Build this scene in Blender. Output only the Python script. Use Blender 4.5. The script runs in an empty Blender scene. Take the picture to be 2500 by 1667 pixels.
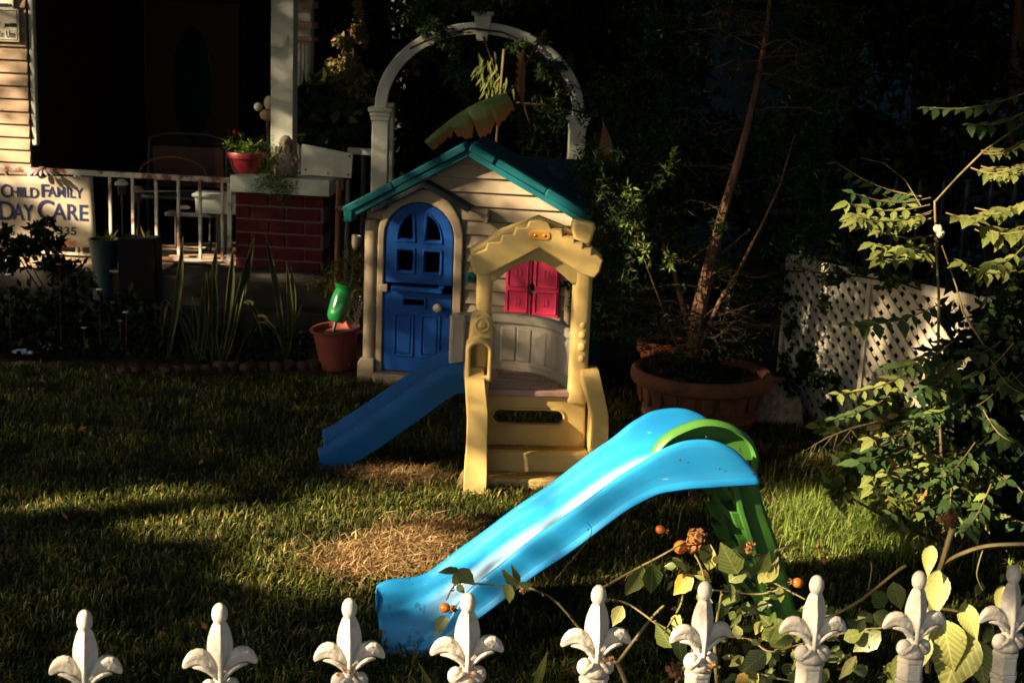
import bpy, math, random
import numpy as np
from mathutils import Vector, Matrix
random.seed(7); rng = np.random.default_rng(7)
scn = bpy.context.scene
COL = scn.collection
V = Vector
R = math.radians

# ---------------------------------------------------------------- camera, world, sun, exposure
CAM_H, PITCH, ROLL, FPX = 2.24, math.atan(773/3472), R(2.4), 3472.0
_F = V((0, math.cos(PITCH), -math.sin(PITCH)))
_R0, _U0 = V((1,0,0)), V((0, math.sin(PITCH), math.cos(PITCH)))
_U = _U0*math.cos(ROLL) - _R0*math.sin(ROLL)
_R = _R0*math.cos(ROLL) + _U0*math.sin(ROLL)
CPOS = V((0,0,CAM_H))
cd = bpy.data.cameras.new('camera'); cam = bpy.data.objects.new('camera', cd); COL.objects.link(cam)
cam.matrix_world = Matrix.Translation(CPOS) @ Matrix((_R, _U, -_F)).transposed().to_4x4()
cd.lens = 50; cd.sensor_width = 36; cd.clip_start = .05; cd.clip_end = 400
cd.dof.use_dof = True; cd.dof.focus_distance = 3.9; cd.dof.aperture_fstop = 10
scn.camera = cam

SUN_D = V((.80, .37, -.39)).normalized()           # the way the sunlight travels
world = bpy.data.worlds.new('World'); scn.world = world; world.use_nodes = True
wn = world.node_tree
sky = wn.nodes.new('ShaderNodeTexSky'); sky.sky_type = 'NISHITA'; sky.sun_disc = False; sky.dust_density = 2.5; sky.ozone_density = .8; sky.air_density = .9
sky.sun_elevation = math.asin(-SUN_D.z); sky.sun_rotation = math.atan2(-SUN_D.x, -SUN_D.y)
bgn = wn.nodes['Background']; wn.links.new(sky.outputs[0], bgn.inputs[0]); bgn.inputs[1].default_value = .05
sl = bpy.data.lights.new('sun', 'SUN'); sl.energy = 4.9; sl.angle = R(.55); sl.color = (1, .79, .52)
so = bpy.data.objects.new('sun', sl); COL.objects.link(so)
so.rotation_euler = SUN_D.to_track_quat('-Z', 'Y').to_euler(); so.location = (-8, -4, 8)
scn.view_settings.view_transform = 'Standard'; scn.view_settings.look = 'None'
scn.view_settings.exposure = 2.55; scn.view_settings.gamma = 1; scn.view_settings.use_curve_mapping = False
scn.cycles.max_bounces = 6; scn.cycles.diffuse_bounces = 3; scn.cycles.use_denoising = True

# ---------------------------------------------------------------- where things stand (survey of the photograph)
def ray(x, y): return _F + _R*((x-1250)/FPX) - _U*((y-833.5)/FPX)
def at(x, y, Y):
    d = ray(x, y); return CPOS + d*(Y/d.y)
def G(x, y, z=0.0):
    d = ray(x, y); return CPOS + d*((z-CAM_H)/d.z)
class Frame:
    def __init__(s, o, deg):
        a = R(deg); s.o = V(o); s.a = a
        s.t = V((math.cos(a), math.sin(a), 0)); s.n = V((-math.sin(a), math.cos(a), 0))
    def hit(s, x, y, yl=0.0):
        d = ray(x, y); o = s.o + s.n*yl
        P = CPOS + d*((o-CPOS).dot(s.n)/d.dot(s.n)) - s.o
        return V((P.dot(s.t), P.dot(s.n), P.z))
    def w(s, p): return s.o + s.t*p[0] + s.n*p[1] + V((0,0,p[2]))
    def wpx(s, x, y, yl=0.0): return s.w(s.hit(x, y, yl))
HOUSE = Frame((-.938, 8.749, 0), -8); TOWER = Frame((.1, 6.70, 0), 4)
SLIDE = Frame((-.416, 4.744, 0), 10); PORCH = Frame((-2.12, 10.55, 0), -5)
FENCE = Frame((-.635, 2.046, 0), 12.7)

# ---------------------------------------------------------------- materials
def nodes(name):
    m = bpy.data.materials.new(name); m.use_nodes = True
    nt = m.node_tree; return m, nt, nt.nodes['Principled BSDF']
def mixcol(nt, a, b, fac):
    n = nt.nodes.new('ShaderNodeMix'); n.data_type = 'RGBA'
    for i, c in ((6, a), (7, b)):
        if isinstance(c, tuple): n.inputs[i].default_value = (*c, 1)
        else: nt.links.new(c, n.inputs[i])
    if isinstance(fac, float): n.inputs[0].default_value = fac
    else: nt.links.new(fac, n.inputs[0])
    return n.outputs[2]
def noise(nt, scale, detail=4, rough=.6, lo=.35, hi=.65, stretch=None):
    tc = nt.nodes.new('ShaderNodeTexCoord'); n = nt.nodes.new('ShaderNodeTexNoise')
    n.inputs['Scale'].default_value = scale; n.inputs['Detail'].default_value = detail; n.inputs['Roughness'].default_value = rough
    if stretch:
        mp = nt.nodes.new('ShaderNodeMapping'); mp.inputs['Scale'].default_value = stretch
        nt.links.new(tc.outputs['Object'], mp.inputs[0]); nt.links.new(mp.outputs[0], n.inputs[0])
    else: nt.links.new(tc.outputs['Object'], n.inputs[0])
    r = nt.nodes.new('ShaderNodeMapRange'); r.inputs[1].default_value = lo; r.inputs[2].default_value = hi
    nt.links.new(n.outputs[0], r.inputs[0]); return r.outputs[0]
def island(nt):
    g = nt.nodes.new('ShaderNodeNewGeometry'); return g.outputs['Random Per Island']
def objrand(nt):
    g = nt.nodes.new('ShaderNodeObjectInfo'); return g.outputs['Random']
def bump(nt, bs, h, strength, dist=.01):
    b = nt.nodes.new('ShaderNodeBump'); b.inputs['Strength'].default_value = strength; b.inputs['Distance'].default_value = dist
    nt.links.new(h, b.inputs['Height']); nt.links.new(b.outputs[0], bs.inputs['Normal'])
def surf(name, c, c2=None, scale=8, rough=.6, bscale=60, bstr=.15, spec=.5, speck=None, stretch=None, lo=.35, hi=.7, metal=0, randc=None, mud=0):
    """surface colour with wear: c mottled towards c2, optional specks of dirt, fine relief"""
    m, nt, bs = nodes(name)
    col = c
    if c2: col = mixcol(nt, c, c2, noise(nt, scale, 6, .65, lo, hi, stretch))
    if randc: col = mixcol(nt, col, randc, objrand(nt))
    if speck: col = mixcol(nt, col, speck[0], noise(nt, speck[1], 3, .6, speck[2], speck[2]+.06))
    if mud:                                        # soil splashed on the foot of things that stand on the lawn
        tc = nt.nodes.new('ShaderNodeTexCoord'); sp = nt.nodes.new('ShaderNodeSeparateXYZ'); nt.links.new(tc.outputs['Object'], sp.inputs[0])
        r = nt.nodes.new('ShaderNodeMapRange'); r.inputs[1].default_value = .02; r.inputs[2].default_value = mud; r.inputs[3].default_value = 1; r.inputs[4].default_value = 0
        nt.links.new(sp.outputs[2], r.inputs[0]); q = nt.nodes.new('ShaderNodeMath'); q.operation = 'MULTIPLY'; nt.links.new(r.outputs[0], q.inputs[0]); nt.links.new(noise(nt, 22, 6, .7, .38, .62), q.inputs[1])
        col = mixcol(nt, col, (.055,.042,.022), q.outputs[0])
    if isinstance(col, tuple): bs.inputs['Base Color'].default_value = (*col, 1)
    else: nt.links.new(col, bs.inputs['Base Color'])
    bs.inputs['Roughness'].default_value = rough; bs.inputs['Specular IOR Level'].default_value = spec
    bs.inputs['Metallic'].default_value = metal
    if bstr: bump(nt, bs, noise(nt, bscale, 3, .6, 0, 1), bstr, .004)
    return m
def leafmat(name, c, c2, c3=None, transl=.3, rough=.5, spec=.3, use_obj=False):
    """leaf colour differs leaf by leaf (each leaf is an island or an object of its own)"""
    m, nt, bs = nodes(name)
    rnd = objrand(nt) if use_obj else island(nt)
    col = mixcol(nt, c, c2, rnd)
    if c3:
        r = nt.nodes.new('ShaderNodeMapRange'); r.inputs[1].default_value = .86; r.inputs[2].default_value = .93
        nt.links.new(rnd, r.inputs[0]); col = mixcol(nt, col, c3, r.outputs[0])
    if use_obj:                                    # side veins and a pale midrib, in the leaf's own length and width
        tc = nt.nodes.new('ShaderNodeTexCoord'); sp = nt.nodes.new('ShaderNodeSeparateXYZ'); nt.links.new(tc.outputs['Object'], sp.inputs[0])
        def mth(op, a, b=None):
            q = nt.nodes.new('ShaderNodeMath'); q.operation = op
            for k_, x_ in enumerate((a, b)):
                if x_ is None: continue
                if isinstance(x_, (int, float)): q.inputs[k_].default_value = x_
                else: nt.links.new(x_, q.inputs[k_])
            return q.outputs[0]
        ay = mth('ABSOLUTE', sp.outputs[1]); ph_ = mth('SUBTRACT', sp.outputs[0], mth('MULTIPLY', ay, 1.1))
        sv = mth('POWER', mth('ABSOLUTE', mth('COSINE', mth('MULTIPLY', ph_, 24.0))), 8.0)
        rib = mth('LESS_THAN', ay, .016); ln_ = mth('MAXIMUM', mth('MULTIPLY', sv, .5), mth('MULTIPLY', rib, .7))
        col = mixcol(nt, col, (min(1,c2[0]*1.7),min(1,c2[1]*1.55),min(1,c2[2]*1.8)), ln_)
        col = mixcol(nt, col, (c[0]*.55+.03,c[1]*.4+.01,c[2]*.4), noise(nt, 5, 4, .7, .60, .72))
        bump(nt, bs, sv, -.5, .02)
    nt.links.new(col, bs.inputs['Base Color']); bs.inputs['Roughness'].default_value = rough
    bs.inputs['Specular IOR Level'].default_value = spec
    t = nt.nodes.new('ShaderNodeBsdfTranslucent'); nt.links.new(col, t.inputs[0])
    ms = nt.nodes.new('ShaderNodeMixShader'); ms.inputs[0].default_value = transl
    nt.links.new(bs.outputs[0], ms.inputs[1]); nt.links.new(t.outputs[0], ms.inputs[2])
    nt.links.new(ms.outputs[0], nt.nodes['Material Output'].inputs[0]); return m

M = {}
M['soil'] = surf('soil', (.022,.014,.008), (.045,.028,.014), 9, .95, 40, .6, .1)
M['concrete'] = surf('concrete', (.030,.027,.023), (.018,.016,.014), 5, .9, 60, .3, .2)
M['grass'] = leafmat('grass_blades', (.016,.042,.007), (.165,.170,.030), (.40,.31,.11), .42, .6, .12)
def grass_patches():
    m = M['grass']; nt = m.node_tree; bs = nt.nodes['Principled BSDF']; src = bs.inputs['Base Color'].links[0].from_socket
    col = mixcol(nt, src, (.020,.030,.006), noise(nt, 2.6, 5, .65, .42, .62)); col = mixcol(nt, col, (.15,.12,.03), noise(nt, 3.7, 5, .7, .56, .72))
    nt.links.new(col, bs.inputs['Base Color'])
    for n in nt.nodes:
        if n.type == 'BSDF_TRANSLUCENT': nt.links.new(col, n.inputs[0])
grass_patches()
M['dry'] = leafmat('dry_grass', (.32,.20,.085), (.085,.042,.018), (.50,.38,.19), .2, .7, .1)
M['tan'] = surf('tan_plastic', (.27,.215,.14), (.175,.135,.085), 4, .6, 220, .12, .35, ((.10,.07,.04), 15, .71), mud=.10)
M['tan2'] = surf('tan_stone_plastic', (.30,.23,.15), (.20,.15,.10), 6, .6, 160, .25, .4)
M['blue_door'] = surf('blue_door_plastic', (.002,.041,.200), (.003,.050,.235), 6, .6, 260, .1, .15, ((.02,.06,.2), 30, .74))
M['teal'] = surf('teal_plastic', (.002,.064,.080), (.003,.082,.10), 6, .6, 200, .1, .15)
M['teal_dark'] = surf('faded_teal_roof', (.003,.030,.042), (.002,.020,.030), 4, .7, 100, .3, .2)
M['navy'] = surf('dark_trim', (.012,.020,.026), None, 1, .7, 100, .1, .2)
M['pink'] = surf('pink_plastic', (.52,.028,.085), (.45,.02,.07), 6, .5, 200, .1, .35)
M['dark'] = surf('dark_interior', (.006,.006,.008), None, 1, .9, 10, 0, .1)
M['cream'] = surf('cream_plastic', (.58,.42,.155), (.45,.31,.095), 5, .55, 240, .14, .4, ((.20,.13,.05), 17, .71), mud=.075)
M['cream_dirty'] = surf('dirty_cream_plastic', (.40,.26,.09), (.16,.10,.045), 7, .7, 120, .2, .3)
M['orange'] = surf('orange_plate', (.62,.26,.03), None, 1, .5, 100, .1, .4)
M['grey'] = surf('grey_plastic', (.35,.31,.245), (.28,.24,.18), 5, .5, 200, .12, .5)
M['deck'] = surf('weathered_deck', (.36,.28,.24), (.16,.10,.07), 9, .7, 60, .3, .3, ((.05,.025,.012), 22, .66), (1,3,1))
M['mauve'] = surf('mauve_edge', (.42,.27,.23), (.36,.2,.18), 10, .5, 100, .1, .4)
M['navy_slide'] = surf('deep_blue_plastic', (.001,.060,.215), (.002,.072,.25), 5, .45, 200, .06, .22)
def slide_mat():
    # blue plastic; sunlit glare is put into the colour as a pale band down the chute
    m, nt, bs = nodes('bright_blue_plastic'); base = mixcol(nt, (.010,.185,.43), (.016,.22,.48), noise(nt,4,6,.65,.35,.7))
    tc = nt.nodes.new('ShaderNodeTexCoord'); sp = nt.nodes.new('ShaderNodeSeparateXYZ'); nt.links.new(tc.outputs['Object'], sp.inputs[0])
    def rng_(sock, a, b, lo, hi):
        r = nt.nodes.new('ShaderNodeMapRange'); r.interpolation_type = 'SMOOTHSTEP'
        for k_, v_ in ((1,a),(2,b),(3,lo),(4,hi)): r.inputs[k_].default_value = v_
        nt.links.new(sock, r.inputs[0]); return r.outputs[0]
    def mul(a, b):
        q = nt.nodes.new('ShaderNodeMath'); q.operation = 'MULTIPLY'; nt.links.new(a, q.inputs[0]); nt.links.new(b, q.inputs[1]); return q.outputs[0]
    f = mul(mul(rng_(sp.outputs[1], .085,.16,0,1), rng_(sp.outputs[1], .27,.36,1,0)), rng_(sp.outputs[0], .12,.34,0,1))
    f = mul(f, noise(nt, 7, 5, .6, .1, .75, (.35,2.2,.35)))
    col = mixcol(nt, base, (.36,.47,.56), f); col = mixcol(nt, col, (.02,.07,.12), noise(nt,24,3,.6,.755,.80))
    sc = noise(nt, 30, 2, .5, .70, .74, (.25,2,1)); col = mixcol(nt, col, (.10,.30,.50), sc); col = mixcol(nt, col, (.012,.06,.12), mul(noise(nt,34,3,.6,.60,.66,(1,.28,1)), rng_(sp.outputs[0],.10,.26,.8,0)))
    nt.links.new(col, bs.inputs['Base Color']); bs.inputs['Roughness'].default_value = .27; bs.inputs['Specular IOR Level'].default_value = .6
    bump(nt, bs, noise(nt,240,3,.6,0,1), .05, .004); return m
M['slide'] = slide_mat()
M['green'] = surf('green_plastic', (.040,.130,.018), (.050,.150,.024), 4, .45, 200, .1, .4, ((.05,.06,.02), 30, .73))
M['white'] = surf('white_paint', (.64,.60,.52), (.36,.32,.25), 22, .65, 60, .9, .3, ((.19,.11,.05), 34, .66))
M['post'] = surf('old_white_paint', (.42,.44,.37), (.33,.34,.28), 5, .65, 80, .25, .3)
M['cap'] = surf('weathered_white_board', (.44,.48,.42), (.30,.33,.28), 6, .7, 70, .25, .2, ((.20,.12,.05), 20, .74))
M['rail'] = surf('rusty_white_iron', (.42,.41,.34), (.15,.052,.018), 7, .7, 80, .4, .3, None, None, .50, .60)
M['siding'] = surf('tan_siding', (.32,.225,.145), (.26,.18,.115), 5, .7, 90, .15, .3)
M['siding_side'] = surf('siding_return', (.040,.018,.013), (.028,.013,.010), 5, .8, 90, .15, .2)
M['brick'] = surf('red_brick', (.080,.010,.009), (.030,.006,.006), 14, .9, 90, .6, .15, None, None, .35, .7, 0, (.055,.008,.009))
M['mortar'] = surf('mortar', (.15,.115,.10), (.10,.08,.07), 30, .95, 90, .5, .1)
M['floorboards'] = surf('painted_floor_boards', (.40,.30,.19), (.28,.20,.12), 7, .7, 60, .2, .3, None, (1,6,1))
M['banner'] = surf('cream_banner', (.30,.265,.19), (.235,.205,.145), 3, .7, 60, .08, .3)
M['ink'] = surf('blue_lettering', (.009,.010,.055), None, 1, .7, 40, 0, .2)
M['ink_red'] = surf('red_lettering', (.35,.05,.04), None, 1, .7, 40, 0, .2)
M['ink_black'] = surf('black_lettering', (.012,.014,.014), None, 1, .7, 40, 0, .2)
M['sign'] = surf('sign_plate', (.58,.54,.42), (.5,.46,.36), 8, .5, 60, .05, .4)
M['redpot'] = surf('red_glazed_pot', (.24,.010,.024), (.20,.010,.02), 6, .4, 60, .1, .5)
M['claypot'] = surf('red_clay_pot', (.125,.024,.018), (.10,.020,.014), 6, .7, 60, .15, .3)
M['terra'] = surf('terracotta', (.175,.068,.030), (.07,.030,.017), 7, .85, 50, .5, .2)
M['terra_red'] = surf('orange_terracotta', (.36,.11,.05), (.26,.07,.035), 7, .8, 50, .4, .2)
M['tealpot'] = surf('teal_pot', (.004,.032,.034), (.003,.022,.025), 6, .5, 60, .1, .4)
M['jar'] = surf('green_glaze', (.006,.10,.022), (.004,.065,.016), 6, .15, 60, .05, .8)
M['statue'] = surf('mossy_stone', (.33,.28,.20), (.12,.10,.07), 26, .95, 40, 1, .1)
M['bark'] = surf('bark', (.105,.058,.034), (.05,.029,.018), 10, .9, 40, 1, .1, None, (6,6,1))
M['twig'] = surf('twig', (.06,.036,.022), (.035,.022,.014), 10, .9, 40, .5, .1)
M['cane'] = surf('rose_cane', (.17,.16,.055), (.12,.07,.035), 14, .6, 60, .3, .3)
M['stem'] = surf('plant_stem', (.15,.12,.045), (.08,.055,.025), 14, .7, 60, .3, .2)
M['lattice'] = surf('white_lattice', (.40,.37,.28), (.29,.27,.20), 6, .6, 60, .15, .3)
M['lattice_lit'] = surf('sunlit_lattice', (.47,.41,.30), (.34,.30,.22), 6, .6, 60, .15, .3)  # paler, warmer copy of the lattice colour, with sunlight put into the sunlit panels
M['bluewall'] = surf('blue_grey_wall', (.07,.115,.15), (.05,.09,.12), 4, .8, 40, .1, .2)
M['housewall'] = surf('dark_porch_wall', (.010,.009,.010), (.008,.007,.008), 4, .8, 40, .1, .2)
M['maroon'] = surf('maroon_door', (.035,.006,.004), (.024,.005,.004), 4, .5, 40, .1, .3)
M['iron'] = surf('black_iron', (.02,.02,.02), None, 1, .5, 40, .1, .4)
M['tealiron'] = surf('teal_painted_iron', (.002,.007,.010), None, 1, .5, 40, .1, .4)
M['wood'] = surf('old_wood', (.15,.085,.05), (.09,.05,.03), 9, .85, 40, .5, .2, None, (8,8,1))
M['greywood'] = surf('grey_wood', (.10,.095,.08), (.06,.055,.05), 9, .85, 40, .5, .2, None, (8,8,1))
M['metal'] = surf('old_metal', (.5,.45,.38), None, 1, .35, 40, .1, .5, None, None, .35, .7, .8)
M['hip'] = surf('orange_hip', (.66,.21,.025), (.55,.09,.015), 60, .3, 60, .05, .6)
M['bloom'] = surf('dried_bloom', (.42,.19,.06), (.22,.08,.03), 60, .85, 90, .6, .2)
M['paper'] = surf('litter_paper', (.42,.52,.58), None, 1, .7, 40, .1, .3)
M['edging'] = surf('edging_stone', (.050,.026,.018), (.03,.017,.012), 12, .9, 60, .6, .1, None, None, .35, .7, 0, (.04,.026,.02))
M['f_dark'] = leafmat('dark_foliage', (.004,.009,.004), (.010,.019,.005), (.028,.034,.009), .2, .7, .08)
M['f_juniper'] = leafmat('juniper_foliage', (.006,.016,.007), (.017,.031,.009), (.06,.065,.02), .2, .7, .08)
M['f_vine'] = leafmat('vine_foliage', (.012,.028,.010), (.030,.050,.013), (.09,.10,.03), .3, .6, .1)
M['f_lit'] = leafmat('pinkish_shrub', (.10,.13,.035), (.20,.15,.06), (.40,.16,.12), .3, .7, .1)
M['f_fern'] = leafmat('fern', (.06,.075,.012), (.13,.10,.018), None, .3, .7, .1)
M['f_pot'] = leafmat('potted_fern', (.05,.10,.012), (.10,.15,.02), (.02,.04,.01), .35, .7, .1)
M['f_added_shade'] = leafmat('added_shade_leaves', (.03,.05,.012), (.06,.08,.02), None, .12, .6, .15)  # foliage of the unseen trees and hedge added to shade the garden
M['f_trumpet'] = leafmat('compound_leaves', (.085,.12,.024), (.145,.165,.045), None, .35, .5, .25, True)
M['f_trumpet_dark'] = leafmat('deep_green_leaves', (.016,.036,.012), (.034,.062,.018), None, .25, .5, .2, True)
M['f_rose'] = leafmat('rose_leaves', (.05,.090,.020), (.16,.19,.05), None, .3, .38, .4, True)
M['f_rose_yellow'] = leafmat('yellowing_leaves', (.48,.30,.03), (.38,.26,.05), None, .3, .5, .3, True)
M['f_pale'] = leafmat('pale_leaves', (.24,.26,.06), (.35,.35,.115), None, .3, .5, .25, True)
M['f_snake'] = leafmat('snake_plant', (.007,.015,.005), (.013,.022,.006), None, .1, .4, .3, True)
M['f_snake_edge'] = leafmat('snake_plant_margin', (.11,.10,.02), (.075,.065,.016), None, .25, .4, .3, True)
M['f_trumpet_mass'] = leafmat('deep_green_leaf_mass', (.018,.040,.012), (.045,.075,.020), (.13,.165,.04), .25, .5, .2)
M['f_bush'] = leafmat('yellow_green_bush', (.050,.080,.016), (.125,.145,.032), (.22,.15,.05), .35, .5, .2)
M['f_cover'] = leafmat('ground_cover', (.10,.16,.025), (.17,.21,.04), (.05,.08,.02), .3, .6, .15)
M['brownleaf'] = leafmat('fallen_leaf', (.17,.075,.03), (.26,.13,.05), None, .2, .7, .15, True)
M['flower_red'] = surf('red_flower', (.35,.015,.03), None, 1, .6, 40, 0, .2)
M['flower_white'] = surf('pale_flower', (.36,.33,.24), None, 1, .6, 40, 0, .2)
M['petal_pink'] = surf('petal_pink', (.5,.3,.27), (.62,.6,.6), 20, .5, 40, 0, .3)

# ---------------------------------------------------------------- builders
def tag(o, label, cat=None, group=None, kind=None):
    if label: o['label'] = label
    if cat: o['category'] = cat
    if group: o['group'] = group
    if kind: o['kind'] = kind
    return o
def thing(name, label, cat, loc=(0,0,0), rz=0.0, group=None):
    o = bpy.data.objects.new(name, None); COL.objects.link(o); o.location = loc; o.rotation_euler = (0,0,rz)
    o.empty_display_size = .1
    return tag(o, label, cat, group)
def fthing(name, label, cat, fr, group=None): return thing(name, label, cat, fr.o, fr.a, group)
def link(name, me, mat, parent=None, label=None):
    o = bpy.data.objects.new(name, me); COL.objects.link(o)
    if mat is not None and not me.materials: me.materials.append(mat)
    if parent is not None: o.parent = parent
    if label: o['label'] = label
    return o
class MB:
    def __init__(s): s.v = []; s.f = []
    def add(s, vs, fs):
        b = len(s.v); s.v += [tuple(v) for v in vs]; s.f += [tuple(i+b for i in f) for f in fs]; return s
    def box(s, c, d, rot=None):
        c = V(c); h = V(d)/2
        vs = [V((x*h.x, y*h.y, z*h.z)) for x in (-1,1) for y in (-1,1) for z in (-1,1)]
        if rot is not None: vs = [rot @ v for v in vs]
        return s.add([c+v for v in vs], [(0,1,3,2),(4,6,7,5),(0,4,5,1),(2,3,7,6),(0,2,6,4),(1,5,7,3)])
    def beam(s, a, b, w, t, up=(0,0,1)):
        """bar from a to b, w across, t thick along up"""
        a, b = V(a), V(b); x = (b-a).normalized(); y = V(up).cross(x).normalized(); z = x.cross(y)
        return s.box((a+b)/2, ((b-a).length, w, t), Matrix((x,y,z)).transposed())
    def prism(s, poly, a0, a1, axis=1):
        """outline in two axes pulled along the third"""
        n = len(poly); vs = []
        for a in (a0, a1):
            for p in poly:
                q = list(p); q.insert(axis, a); vs.append(q)
        fs = [tuple(range(n)), tuple(range(2*n-1, n-1, -1))] + [(i, i+n, (i+1)%n+n, (i+1)%n) for i in range(n)]
        return s.add(vs, fs)
    def loft(s, rings, closed=True, cap=True):
        n = len(rings[0]); vs = [p for r in rings for p in r]; fs = []
        m = n if closed else n-1
        for i in range(len(rings)-1):
            for j in range(m):
                fs.append((i*n+j, i*n+(j+1)%n, (i+1)*n+(j+1)%n, (i+1)*n+j))
        if cap and closed: fs += [tuple(range(n-1,-1,-1)), tuple(range((len(rings)-1)*n, len(rings)*n))]
        return s.add(vs, fs)
    def tube(s, pts, r, n=7):
        pts = [V(p) for p in pts]; rs = r if isinstance(r, (list, tuple)) else [r]*len(pts)
        rings = []; nrm = None
        for i, p in enumerate(pts):
            t = (pts[min(i+1, len(pts)-1)] - pts[max(i-1, 0)]).normalized()
            if nrm is None: nrm = t.cross(V((0,0,1)) if abs(t.z) < .9 else V((1,0,0))).normalized()
            nrm = (nrm - t*nrm.dot(t)).normalized(); b = t.cross(nrm)
            rings.append([p + (nrm*math.cos(k*2*math.pi/n) + b*math.sin(k*2*math.pi/n))*rs[i] for k in range(n)])
        return s.loft(rings)
    def lathe(s, prof, c=(0,0,0), n=24, rot=None, close=True):
        c = V(c); rings = []
        for r, z in prof:
            ring = [V((r*math.cos(k*2*math.pi/n), r*math.sin(k*2*math.pi/n), z)) for k in range(n)]
            rings.append([c + (rot @ q if rot is not None else q) for q in ring])
        return s.loft(rings, True, close)
    def ball(s, c, r, sc=(1,1,1), n=12, m=8, jit=0, rot=None):
        c = V(c); rings = []
        for i in range(m+1):
            ph = math.pi*(i/m*.96+.02) - math.pi/2
            ring = []
            for k in range(n):
                j = 1+random.uniform(-jit, jit)
                q = V((math.cos(ph)*math.cos(k*2*math.pi/n)*r*sc[0]*j, math.cos(ph)*math.sin(k*2*math.pi/n)*r*sc[1]*j, math.sin(ph)*r*sc[2]*j))
                if rot is not None: q = rot @ q
                ring.append(c+q)
            rings.append(ring)
        return s.loft(rings)
    def build(s, name, mat, parent=None, bevel=0, smooth=35, label=None, seg=2, subd=0):
        me = bpy.data.meshes.new(name); me.from_pydata(s.v, [], s.f); me.update()
        o = link(name, me, mat, parent, label)
        finish(o, bevel, smooth, seg, subd); return o
def finish(o, bevel=0, smooth=35, seg=2, subd=0):
    import bmesh
    b = bmesh.new(); b.from_mesh(o.data); bmesh.ops.recalc_face_normals(b, faces=b.faces); b.to_mesh(o.data); b.free()
    if bevel:
        m = o.modifiers.new('bevel', 'BEVEL'); m.width = bevel; m.segments = seg; m.limit_method = 'ANGLE'; m.angle_limit = R(30)
        m.harden_normals = False
    if subd:
        m = o.modifiers.new('round', 'SUBSURF'); m.levels = subd; m.render_levels = subd
    if smooth:
        o.data.shade_smooth(); o.data.set_sharp_from_angle(angle=R(50 if bevel or subd else smooth))
def plate(name, mat, parent, outlines, y0, th, bev=.006, label=None, smooth=True, seg=2):
    """moulded plate standing in the xz plane: outlines (x,z), later ones are holes; front face at y0, th deep"""
    cu = bpy.data.curves.new('c', 'CURVE'); cu.dimensions = '2D'; cu.fill_mode = 'BOTH'
    bev = min(bev, th*.49); cu.extrude = th/2-bev; cu.bevel_depth = bev; cu.bevel_resolution = seg; cu.offset = -bev
    for ol in outlines:
        sp = cu.splines.new('POLY'); sp.points.add(len(ol)-1); sp.use_cyclic_u = True
        for p, q in zip(sp.points, ol): p.co = (q[0], q[1], 0, 1)
    tmp = bpy.data.objects.new('c', cu); me = bpy.data.meshes.new_from_object(tmp)
    bpy.data.objects.remove(tmp); bpy.data.curves.remove(cu)
    co = np.empty(len(me.vertices)*3, 'f'); me.vertices.foreach_get('co', co); co = co.reshape(-1,3)
    out = np.stack([co[:,0], y0+th/2-co[:,2], co[:,1]], 1); me.vertices.foreach_set('co', out.ravel()); me.update()
    me.name = name; me.materials.clear()
    o = link(name, me, mat, parent, label); finish(o, 0, 0)
    me.shade_smooth(); me.set_sharp_from_angle(angle=R(48)); return o
def text(name, body, size, mat, parent, loc, rot=(R(90),0,0), bold=.0, sx=1.0, align='LEFT'):
    cu = bpy.data.curves.new('t', 'FONT'); cu.body = body; cu.size = size; cu.extrude = .0012; cu.offset = bold; cu.align_x = align
    tmp = bpy.data.objects.new('t', cu); me = bpy.data.meshes.new_from_object(tmp)
    bpy.data.objects.remove(tmp); bpy.data.curves.remove(cu); me.name = name; me.materials.clear()
    o = link(name, me, mat, parent); o.location = loc; o.rotation_euler = rot; o.scale = (sx,1,1); return o
def ell(cx, cz, rx, rz, a0, a1, n): return [(cx+rx*math.cos(R(a0+(a1-a0)*i/n)), cz+rz*math.sin(R(a0+(a1-a0)*i/n))) for i in range(n+1)]
def rrect(x0, z0, x1, z1, r, n=4):
    return ell(x1-r, z1-r, r, r, 0, 90, n)+ell(x0+r, z1-r, r, r, 90, 180, n)+ell(x0+r, z0+r, r, r, 180, 270, n)+ell(x1-r, z0+r, r, r, 270, 360, n)
def rawmesh(name, co, faces_idx, nper, mat, parent=None):
    """fast mesh from arrays, every face with nper corners"""
    me = bpy.data.meshes.new(name); nf = len(faces_idx)
    me.vertices.add(len(co)); me.vertices.foreach_set('co', np.asarray(co, 'f').ravel())
    me.loops.add(nf*nper); me.loops.foreach_set('vertex_index', np.asarray(faces_idx, 'i').ravel())
    me.polygons.add(nf); me.polygons.foreach_set('loop_start', np.arange(nf, dtype='i')*nper)
    me.update(calc_edges=True); me.validate()
    return link(name, me, mat, parent)
def unit(a): return a/np.maximum(np.linalg.norm(a, axis=1, keepdims=True), 1e-9)
def leaves(name, mat, P, ln, wd, parent=None, droop=.0, dirs=None, spread=1.0):
    """many small rhombic leaves at points P"""
    n = len(P); d = unit(rng.normal(size=(n,3))*spread + (0 if dirs is None else dirs)); d[:,2] -= droop; d = unit(d)
    s = unit(np.cross(d, rng.normal(size=(n,3))))
    L = (ln*rng.uniform(.6,1.3,(n,1))); W = wd*rng.uniform(.7,1.2,(n,1))
    co = np.stack([P, P+d*L*.45+s*W*.5, P+d*L, P+d*L*.45-s*W*.5], 1).reshape(-1,3)
    return rawmesh(name, co, np.arange(n*4).reshape(-1,4), 4, mat, parent)
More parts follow.
